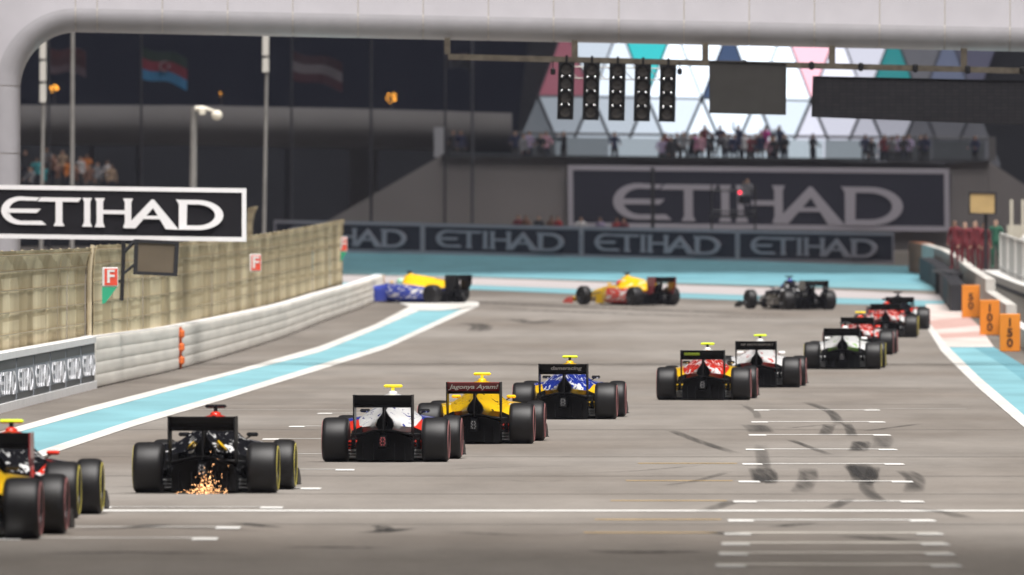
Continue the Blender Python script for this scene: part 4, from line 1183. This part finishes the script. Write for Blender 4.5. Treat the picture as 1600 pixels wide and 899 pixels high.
mb = MB(); mb.cbox(rel(lp, P(316, 174, 554.7)), (.22, .2, .26), .03); mb.build('lamp_box', M_lampw, lp)

def flag(px, py, w, h, d, mats, label, droop=.25, pole_top=40, emblem=None):
    root = pole(px, d, pole_top, .06, M_dpole, 'flag', label, 'flag', 1)
    n, k = 16, 9; s = d/F; nb_ = len(mats)
    def pt(u, v):
        x = px + w*u; y = py + h*v + droop*h*u*1.6 + 3.5*math.sin(u*6.5 + v*.8); yo = .22*math.sin(u*7.5 + v*1.2)*(0.2 + u)
        return rel(root, P(x, y, d)) + Vector((0, yo, 0))
    for b in range(nb_):
        mb = MB(); v0, v1 = b/nb_, (b+1)/nb_; secs = []
        for i in range(n+1):
            u = i/n; secs.append([pt(u, v0 + (v1-v0)*j/3) for j in range(4)] + [pt(u, v1 - (v1-v0)*j/3) + Vector((0, .012, 0)) for j in range(4)])
        mb.loft(secs, 0); mb.build('stripe', mats[b], root, smooth=60)
    if emblem:
        mb = MB(); c = pt(.52, .5); ring = []
        for i in range(14):
            a = R(50 + 260*i/13); ring.append(c + Vector((math.cos(a)*.22, -.05, math.sin(a)*.22)))
        mb.tube(ring, [.02 + .04*math.sin(math.pi*i/13) for i in range(14)], 6); 
        for i in range(8):
            a = R(45*i); mb.tube([c + Vector((.2, -.05, 0)), c + Vector((.2 + .12*math.cos(a), -.05, .12*math.sin(a)))], [.03, .004], 5)
        mb.build('crescent_and_star', emblem, root)
def cloth(n, c): return mat('cloth_' + n, c, .9)
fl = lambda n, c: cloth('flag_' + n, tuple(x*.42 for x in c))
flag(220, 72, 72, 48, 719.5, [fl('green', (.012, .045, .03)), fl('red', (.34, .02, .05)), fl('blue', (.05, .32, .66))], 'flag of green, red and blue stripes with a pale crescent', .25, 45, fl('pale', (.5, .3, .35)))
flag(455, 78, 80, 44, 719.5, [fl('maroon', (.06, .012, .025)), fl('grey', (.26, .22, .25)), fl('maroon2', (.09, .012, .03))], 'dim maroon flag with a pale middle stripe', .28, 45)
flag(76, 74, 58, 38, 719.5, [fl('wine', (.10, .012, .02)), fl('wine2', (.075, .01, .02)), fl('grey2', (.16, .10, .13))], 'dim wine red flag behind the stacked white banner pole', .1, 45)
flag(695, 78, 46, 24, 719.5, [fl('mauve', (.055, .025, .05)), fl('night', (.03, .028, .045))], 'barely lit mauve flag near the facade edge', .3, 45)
for px, lab in ((580, 'dim thin mast near the amber lamps'), (738, 'dim thin mast in front of the facade edge')): pole(px, 719.5, 40, .07, M_dpole if px == 580 else mat('mid_pole', (.08, .08, .095), .6), 'mast', lab, 'pole')
M_amber = mat('amber_lamp', (1, .5, .1), .5, emit=(1.0, .42, .04), estr=1.6)
rb = random.Random(8)
for px, py, r, lab in ((85, 140, 7.5, 'cluster of amber lamps beside the stacked white banners'), (612, 153, 9, 'largest cluster of amber lamps above the roof slab'), (592, 176, 4.5, 'small amber lamp resting just above the roof slab'), (346, 147, 4, 'faint amber lamp above the curved white street lamp')):
    root = empty('amber_lamp', GX(px, 790), lab, 'lamp'); c = rel(root, P(px, py, 790))
    for i in range(14 if r > 5 else 5):
        mb = MB(); a = rb.random()*6.28; q = r*(rb.random()**.5)*790/F
        mb.ball(c + Vector((math.cos(a)*q, 0, math.sin(a)*q*.8)), .035 if r > 4.2 else .018, 0, 6); mb.build('bulb', M_amber, root)
    mb = MB(); mb.tube([(0, 0, 0), c], .05, 6); mb.build('pole', M_dpole, root)

# ================================================================== right side: walls, boards, railing
M_conc = mat('pale_concrete', (0.50, 0.48, 0.45), .8, var=.12, scale=1, stretch=(1, .2, 1))
M_pw = mat('pit_white', (0.66, 0.65, 0.63), .6, var=.06, scale=1)
M_orwall = mat('orange_brown_wall', (0.50, 0.20, 0.11), .8, var=.1, scale=1)
RB = [(645, 1420, 0), (632, 1440, 0), (600, 1470, 0), (560, 1492, 0), (520, 1510, 0), (480, 1540, 0), (440, 1572, 0), (400, 1608, 0), (360, 1656, 0), (320, 1722, 0)]
RW = [GX(x, d) for d, x, _ in RB]
def wall_run(root, name, pts, z0, z1, th, m, off=0.0):
    secs = []
    for p in pts:
        secs.append([rel(root, p + Vector((dx + off, 0, zz))) for dx, zz in ((0, z0), (0, z1), (th, z1), (th, z0))])
    mb = MB(); mb.loft(secs, 0); return mb.build(name, m, root, smooth=35)
def dens(W, n=6):
    out = []
    for a, b in zip(W, W[1:]): out += [a.lerp(b, i/n) for i in range(n)]
    return out + [W[-1]]
cw = empty('curved_wall', RW[4], 'curved pale concrete wall behind the orange distance boards', 'barrier')
wall_run(cw, 'end_block', dens(RW[0:2]), .0, 1.26, .5, M_orwall)
D = dens(RW[1:])
for k in range(0, len(D)-1, 3): wall_run(cw, 'block', [D[k] + (D[k+1]-D[k])*.01] + D[k+1:min(k+3, len(D)-1)+1], .0, 1.26 if D[k].y > 490 else (.9 if D[k].y > 455 else .5), .3, M_conc if D[k].y > 455 else M_pw)
tb = empty('tyre_barrier', RW[3], 'low black belt at the foot of the curved wall', 'barrier')
M_belt = mat('black_belt', (.016, .016, .02), .7)  # near-black belt in front of the wall's lower part
for k in range(5):
    W2 = dens([GX(x, d) for d, x in ((612, 1448), (585, 1466), (555, 1480), (525, 1490), (500, 1500))][0:5], 1)
for a, b in zip(W2, W2[1:]):
    wall_run(tb, 'belt', [a + (b-a)*.02, a.lerp(b, .5), a + (b-a)*.98], .0, .86, .5, M_belt, -.3)
# orange distance boards
M_orange = mat('board_orange', (0.72, 0.235, 0.018), .55, var=.04, scale=3)
M_num = mat('board_number', (0.05, 0.018, 0.008), .6)
for txt, (x0, x1, y0, y1), d, lab in (('150', (1562, 1594, 491, 550), 402, 'orange distance board reading one five zero'), ('100', (1531, 1562, 471, 526), 443, 'orange distance board reading one zero zero'), ('50', (1503, 1531, 446, 497), 485, 'orange distance board reading five zero')):
    c = P((x0+x1)/2, y1, d); c.z = gz(d); root = empty('distance_board', c, lab, 'sign', 'orange distance boards along the wall'); W = (x1-x0)/F*d; H = (y1-y0)/F*d
    mb = MB(); mb.cbox((0, 0, H/2 + .005), (W, .10, H), .015); mb.build('panel', M_orange, root)
    n = len(txt)
    for i, chx in enumerate(txt):
        tm = text_mesh('lettering', chx, H*.30, 0, .006, .006)
        link('lettering', tm, M_num, root, (0, -.06, H*(.5 + ((n-1)/2 - i)*.27)), (R(90), 0, 0), (1.15, 1, 1))
    for sx in (-.4, .4):
        mb = MB(); mb.box((sx*W, .25, .03), (.05, .45, .05)); mb.build('foot', M_dsteel, root)
# pit wall with railing
pw = empty('pit_wall', GX(1575, 478), 'white pit wall topped by a grey bar railing', 'barrier')
PW = dens([GX(1538, 520), GX(1560, 500), GX(1590, 478), GX(1625, 455), GX(1670, 430)], 4)
wall_run(pw, 'wall', PW, 0, .78, .4, M_pw); wall_run(pw, 'dark_band', PW, .80, .93, .4, mat('navy_band', (.05, .055, .09), .6), .01); wall_run(pw, 'cap', PW, .94, 1.16, .55, M_pw, -.06)
M_rail = mat('rail_grey', (0.42, 0.43, 0.42), .5, metal=.3)
RP = dens([GX(1552, 516), GX(1575, 492), GX(1600, 474), GX(1640, 450)], 14)
for k, p in enumerate(RP):
    mb = MB(); r = .055 if k % 14 in (0, 7) else .018
    mb.tube([rel(pw, p + Vector((.25, 0, 1.16))), rel(pw, p + Vector((.25, 0, 2.42)))], r, 6); mb.build('bar', M_rail if r < .05 else M_pw, pw)
for z in (1.3, 2.42):
    mb = MB(); mb.tube([rel(pw, p + Vector((.25, 0, z))) for p in RP], .035, 6); mb.build('handrail', M_pw if z > 2 else M_rail, pw)
# pale pit-lane stand behind the railing
ps = empty('pit_stand', GX(1600, 535), 'pale pit stand with a white awning beyond the railing', 'stand')
M_cream = mat('cream_panel', (.50, .46, .38), .7, var=.1, scale=1)
pxprism(ps, 'counter', [(1574, 450), (1720, 450), (1720, 352), (1574, 352)], 535, 1.2, M_cream)
q = [rel(ps, P(x, y, 533)) for x, y in ((1584, 392), (1720, 400), (1720, 366), (1600, 372))]
mb = MB(); mb.loft([q, [p + Vector((0, .7, .1)) for p in q]], 0); mb.build('awning', M_pw, ps)
for x in (1578, 1596): pxprism(ps, 'post', [(x, 440), (x+5, 440), (x+5, 312), (x, 312)], 534, .15, M_cream)

# ================================================================== people
def person_mesh(pose):
    J = {'pelvis': (0, 0, .95), 'chest': (0, 0, 1.32), 'neck': (0, 0, 1.50), 'head': (0, -.02, 1.60), 'top': (0, -.01, 1.72),
         'hl': (-.10, 0, .90), 'hr': (.10, 0, .90), 'kl': (-.11, -.03, .50), 'kr': (.12, -.03, .50), 'al': (-.11, .02, .09), 'ar': (.13, .02, .09), 'fl': (-.12, -.12, .04), 'fr': (.15, -.12, .04),
         'sl': (-.18, 0, 1.43), 'sr': (.18, 0, 1.43)}
    arms = {'down': ((-.25, .0, 1.15), (-.23, -.08, .90), (-.22, -.1, .80), (.25, 0, 1.15), (.24, -.08, .90), (.23, -.1, .80)),
            'rail': ((-.27, -.05, 1.18), (-.22, -.28, 1.10), (-.20, -.36, 1.09), (.27, -.05, 1.18), (.22, -.28, 1.10), (.20, -.36, 1.09)),
            'up': ((-.32, -.05, 1.55), (-.22, -.12, 1.80), (-.2, -.13, 1.88), (.26, 0, 1.17), (.22, -.2, 1.0), (.2, -.28, .98)),
            'photo': ((-.25, -.15, 1.22), (-.10, -.32, 1.48), (-.06, -.36, 1.55), (.25, -.15, 1.22), (.10, -.32, 1.48), (.06, -.36, 1.55))}[pose]
    for k, p in zip(('el', 'wl', 'pl', 'er', 'wr', 'pr'), arms): J[k] = p
    names = list(J); E = [('pelvis', 'chest'), ('chest', 'neck'), ('neck', 'head'), ('head', 'top'), ('pelvis', 'hl'), ('pelvis', 'hr'), ('hl', 'kl'), ('kl', 'al'), ('al', 'fl'), ('hr', 'kr'), ('kr', 'ar'), ('ar', 'fr'),
         ('chest', 'sl'), ('chest', 'sr'), ('sl', 'el'), ('el', 'wl'), ('wl', 'pl'), ('sr', 'er'), ('er', 'wr'), ('wr', 'pr')]
    rad = dict(pelvis=.145, chest=.15, neck=.06, head=.095, top=.07, hl=.10, hr=.10, kl=.065, kr=.065, al=.045, ar=.045, fl=.04, fr=.04, sl=.075, sr=.075, el=.05, er=.05, wl=.036, wr=.036, pl=.045, pr=.045)
    me = bpy.data.meshes.new('person'); me.from_pydata([J[k] for k in names], [(names.index(a), names.index(b)) for a, b in E], [])
    o = bpy.data.objects.new('person', me); col.objects.link(o)
    o.modifiers.new('skin', 'SKIN'); sm = o.modifiers.new('sub', 'SUBSURF'); sm.levels = 1
    for i, k in enumerate(names):
        r = rad[k]; me.skin_vertices[0].data[i].radius = (r, r*(.8 if k in ('pelvis', 'chest') else 1))
        me.skin_vertices[0].data[i].use_root = (k == 'pelvis')
    dg = bpy.context.evaluated_depsgraph_get(); dg.update()
    out = bpy.data.meshes.new_from_object(o.evaluated_get(dg)); bpy.data.objects.remove(o)
    out.materials.clear()
    for _ in range(4): out.materials.append(None)
    hands = [Vector(arms[2]), Vector(arms[5])]
    for p in out.polygons:
        c = p.center; mi = 0
        if c.z < .93 and abs(c.x) < .22: mi = 1
        if c.z > 1.49 and abs(c.x) < .12 and c.y > -.14: mi = 2 if (c.z < 1.66 and c.y < .02) or c.z < 1.55 else 3
        if min((c-h).length for h in hands) < .09: mi = 2
        p.material_index = mi; p.use_smooth = True
    return out
PM = {k: person_mesh(k) for k in ('down', 'rail', 'up', 'photo')}
SK = [mat('skin_a', (.34, .19, .13), .6), mat('skin_b', (.20, .11, .075), .6), mat('skin_c', (.42, .26, .19), .6)]
HR = [mat('hair_dark', (.02, .016, .014), .7), mat('hair_brown', (.06, .04, .03), .7)]
TR = [cloth('navy_trousers', (.025, .027, .045)), cloth('grey_trousers', (.07, .07, .075))]
CL = {'magenta': (.50, .05, .28), 'navy': (.025, .03, .075), 'dark': (.03, .03, .036), 'white': (.60, .58, .60), 'pink': (.55, .30, .38), 'maroon': (.16, .03, .04), 'lilac': (.36, .30, .45), 'red': (.34, .035, .04), 'orange': (.62, .20, .04), 'teal': (.05, .36, .40), 'tan': (.36, .25, .17), 'brown': (.20, .10, .07), 'grey': (.22, .22, .24), 'dark red': (.13, .014, .02), 'green': (.02, .10, .06)}
rp_ = random.Random(21)
def person(px, d, foot_z, pose, c, label, group, rz=None, s=1.0, overall=False):
    x = (px-800)/F*d
    cl = cloth(c.replace(' ', '_'), CL[c])
    o = link('person', PM[pose], [cl, cl if overall else rp_.choice(TR), rp_.choice(SK), rp_.choice(HR)], None, (x, d, foot_z), (0, 0, rp_.uniform(-.9, .9) if rz is None else rz), (s, s, s))
    return tag(o, label, 'person', group)
tz = lambda d, px: CAMZ + (HZ - (250 + (px-690)*.0095))/F*d - .02
for px, c, pose in ((708, 'dark', 'rail'), (805, 'navy', 'rail'), (827, 'lilac', 'rail'), (853, 'pink', 'rail'), (881, 'dark', 'photo'), (960, 'navy', 'rail'), (1040, 'maroon', 'down'), (1058, 'dark', 'rail'), (1086, 'magenta', 'rail'),
                    (1101, 'maroon', 'photo'), (1125, 'navy', 'rail'), (1140, 'dark', 'rail'), (1154, 'navy', 'up'), (1164, 'white', 'rail'), (1181, 'dark', 'rail'), (1196, 'magenta', 'photo'), (1218, 'navy', 'photo'),
                    (1270, 'dark', 'rail'), (1352, 'navy', 'rail'), (1382, 'maroon', 'rail'), (1402, 'lilac', 'rail'), (1420, 'lilac', 'rail'), (1438, 'dark', 'photo'), (1524, 'navy', 'rail')):
    d = 726 + rp_.uniform(0, 6); tall = px in (1101, 1125, 1154, 1196, 1218)
    person(px, d, tz(WD + 2, px) - (0 if tall else .28), pose, c, 'spectator in %s clothes %s on the terrace below the glowing facade' % (c, {'rail': 'leaning at the rail', 'photo': 'holding up a camera', 'up': 'raising an arm', 'down': 'standing upright'}[pose]), 'spectators on the terrace', s=1.0 if not tall else 1.05)
for px, c, pose in ((1048, 'dark', 'down'), (1068, 'grey', 'rail'), (1080, 'dark', 'photo'), (1094, 'pink', 'down'), (1112, 'dark', 'rail'), (1133, 'grey', 'photo'), (1147, 'navy', 'rail'), (1172, 'maroon', 'photo'), (1188, 'navy', 'down'), (1205, 'pink', 'rail'), (1210, 'dark', 'down'), (1226, 'dark', 'rail'), (1034, 'lilac', 'rail'), (845, 'dark', 'rail'), (818, 'grey', 'down'), (720, 'navy', 'down'), (1362, 'dark', 'down'), (1394, 'grey', 'photo'), (1412, 'dark', 'rail'), (1446, 'navy', 'rail')):
    d = 724 + rp_.uniform(0, 3)
    person(px, d, tz(WD + 2, px) - rp_.uniform(.2, .5), pose, c, 'spectator in %s clothes %s in the crowd along the terrace' % (c, {'rail': 'leaning at the rail', 'photo': 'holding up a camera', 'up': 'raising an arm', 'down': 'standing upright'}[pose]), 'crowd along the terrace')
for px, y, c in ((40, 240, 'dark'), (58, 252, 'teal'), (68, 262, 'teal'), (74, 236, 'grey'), (84, 246, 'brown'), (90, 258, 'brown'), (98, 240, 'tan'), (106, 254, 'orange'), (118, 262, 'brown'), (126, 250, 'white'), (136, 246, 'orange'), (140, 262, 'brown'), (152, 258, 'grey'), (168, 256, 'white'), (174, 262, 'tan'), (48, 266, 'grey')):
    d = 738 - (y - 230)*.06
    person(px, d, CAMZ + (HZ - y)/F*d - 1.55, rp_.choice(('rail', 'photo', 'down')), c, 'spectator in %s clothes in the roofed stand behind the sign' % c, 'spectators in the roofed stand')
for px, c in ((810, 'maroon'), (822, 'brown'), (842, 'dark'), (862, 'brown'), (872, 'red'), (908, 'white'), (938, 'lilac'), (964, 'red'), (975, 'maroon')):
    d = 720 - (px-428)*.036 + 3; top = 334 + (px-800)*.03
    person(px, d, CAMZ + (HZ - top)/F*d - 1.74, 'down', c, 'marshal in %s clothes standing behind the low lettered boards' % c, 'people behind the low lettered boards', s=1.0)
person(1168, 705, P(1168, 337, 714).z, 'photo', 'grey', 'cameraman in grey clothes on the scaffold platform', None)
mp_ = empty('marshal_platform', GX(1522, 544), 'dark raised platform carrying the marshals behind the curved wall', 'platform')
mb = MB(); mb.box((0, 0, .86), (2.3, 24, .10)); mb.build('deck', M_dsteel, mp_)
for x in (-1.0, 1.0):
    for y in (-11, 0, 11):
        mb = MB(); mb.box((x, y, .40), (.1, .1, .81)); mb.build('leg', M_dsteel, mp_)
for px, d, c in ((1492, 548, 'dark red'), (1508, 540, 'dark red'), (1524, 545, 'dark red'), (1538, 536, 'dark red'), (1556, 552, 'green')):
    person(px, d, gz(d) + .92, 'down', c, 'marshal in %s overalls behind the curved wall' % c, 'marshals behind the curved wall', s=1.03, overall=True)
for px, d, c in ((1582, 528, 'white'), (1596, 530, 'tan')):
    person(px, d, gz(d) + .35, 'rail', c, 'pit crew member in %s clothes beside the pit stand' % c, 'pit crew by the stand')

# drivers whose helmets show
def driver_mesh():
    mb = MB()
    secs = []
    for z, rx, ry in ((.0, .20, .12), (.08, .235, .13), (.15, .20, .12), (.19, .09, .09), (.22, .08, .085), (.25, .115, .13), (.30, .130, .150), (.36, .132, .152), (.42, .115, .135), (.47, .075, .09), (.49, .02, .03)):
        secs.append([Vector((rx*math.cos(2*math.pi*i/16), ry*math.sin(2*math.pi*i/16), z)) for i in range(16)])
    mb.loft(secs, 0)
    for fi, f in enumerate(mb.f):
        i, j = divmod(fi, 16)
        if len(f) == 4:
            if i < 4: mb.m[fi] = 1
            elif i in (6,) and 1 <= j <= 6: mb.m[fi] = 2
    return mb.mesh('driver', 60)
DM = driver_mesh()
cars = [o for o in col.objects if o.name.startswith('racing_car')]
for idx_, hel, lab in ((2, GY, 'silver helmet driver sitting in the black sparking car'), (12, BL, 'blue helmet driver in the black and white turning car'), (13, RD, 'red helmet driver in the yellow and red turning car'), (14, paint('mint', (.35, .6, .45)), 'mint helmet driver in the blue and yellow turning car')):
    cr = cars[idx_]; m4 = Matrix.Translation(cr.location) @ cr.rotation_euler.to_matrix().to_4x4()
    o = link('person', DM, [hel, M_carbon2, M_visor]); o.matrix_world = m4 @ Matrix.Translation((0, 2.02, .36))
    tag(o, lab, 'person', 'drivers in the cars')

# ================================================================== night haze over the circuit
hz = bpy.data.materials.new('haze'); hz.use_nodes = True
nt = hz.node_tree; nt.nodes.remove(nt.nodes['Principled BSDF'])
pv = nt.nodes.new('ShaderNodeVolumePrincipled'); pv.inputs['Color'].default_value = (.76, .80, 1.0, 1); pv.inputs['Density'].default_value = HAZE
nt.links.new(pv.outputs[0], nt.nodes['Material Output'].inputs['Volume'])
mb = MB(); mb.box((0, 430, 18.5), (260, 920, 41)); tag(mb.build('haze', hz), 'thin night haze hanging over the circuit', 'haze', kind='stuff')
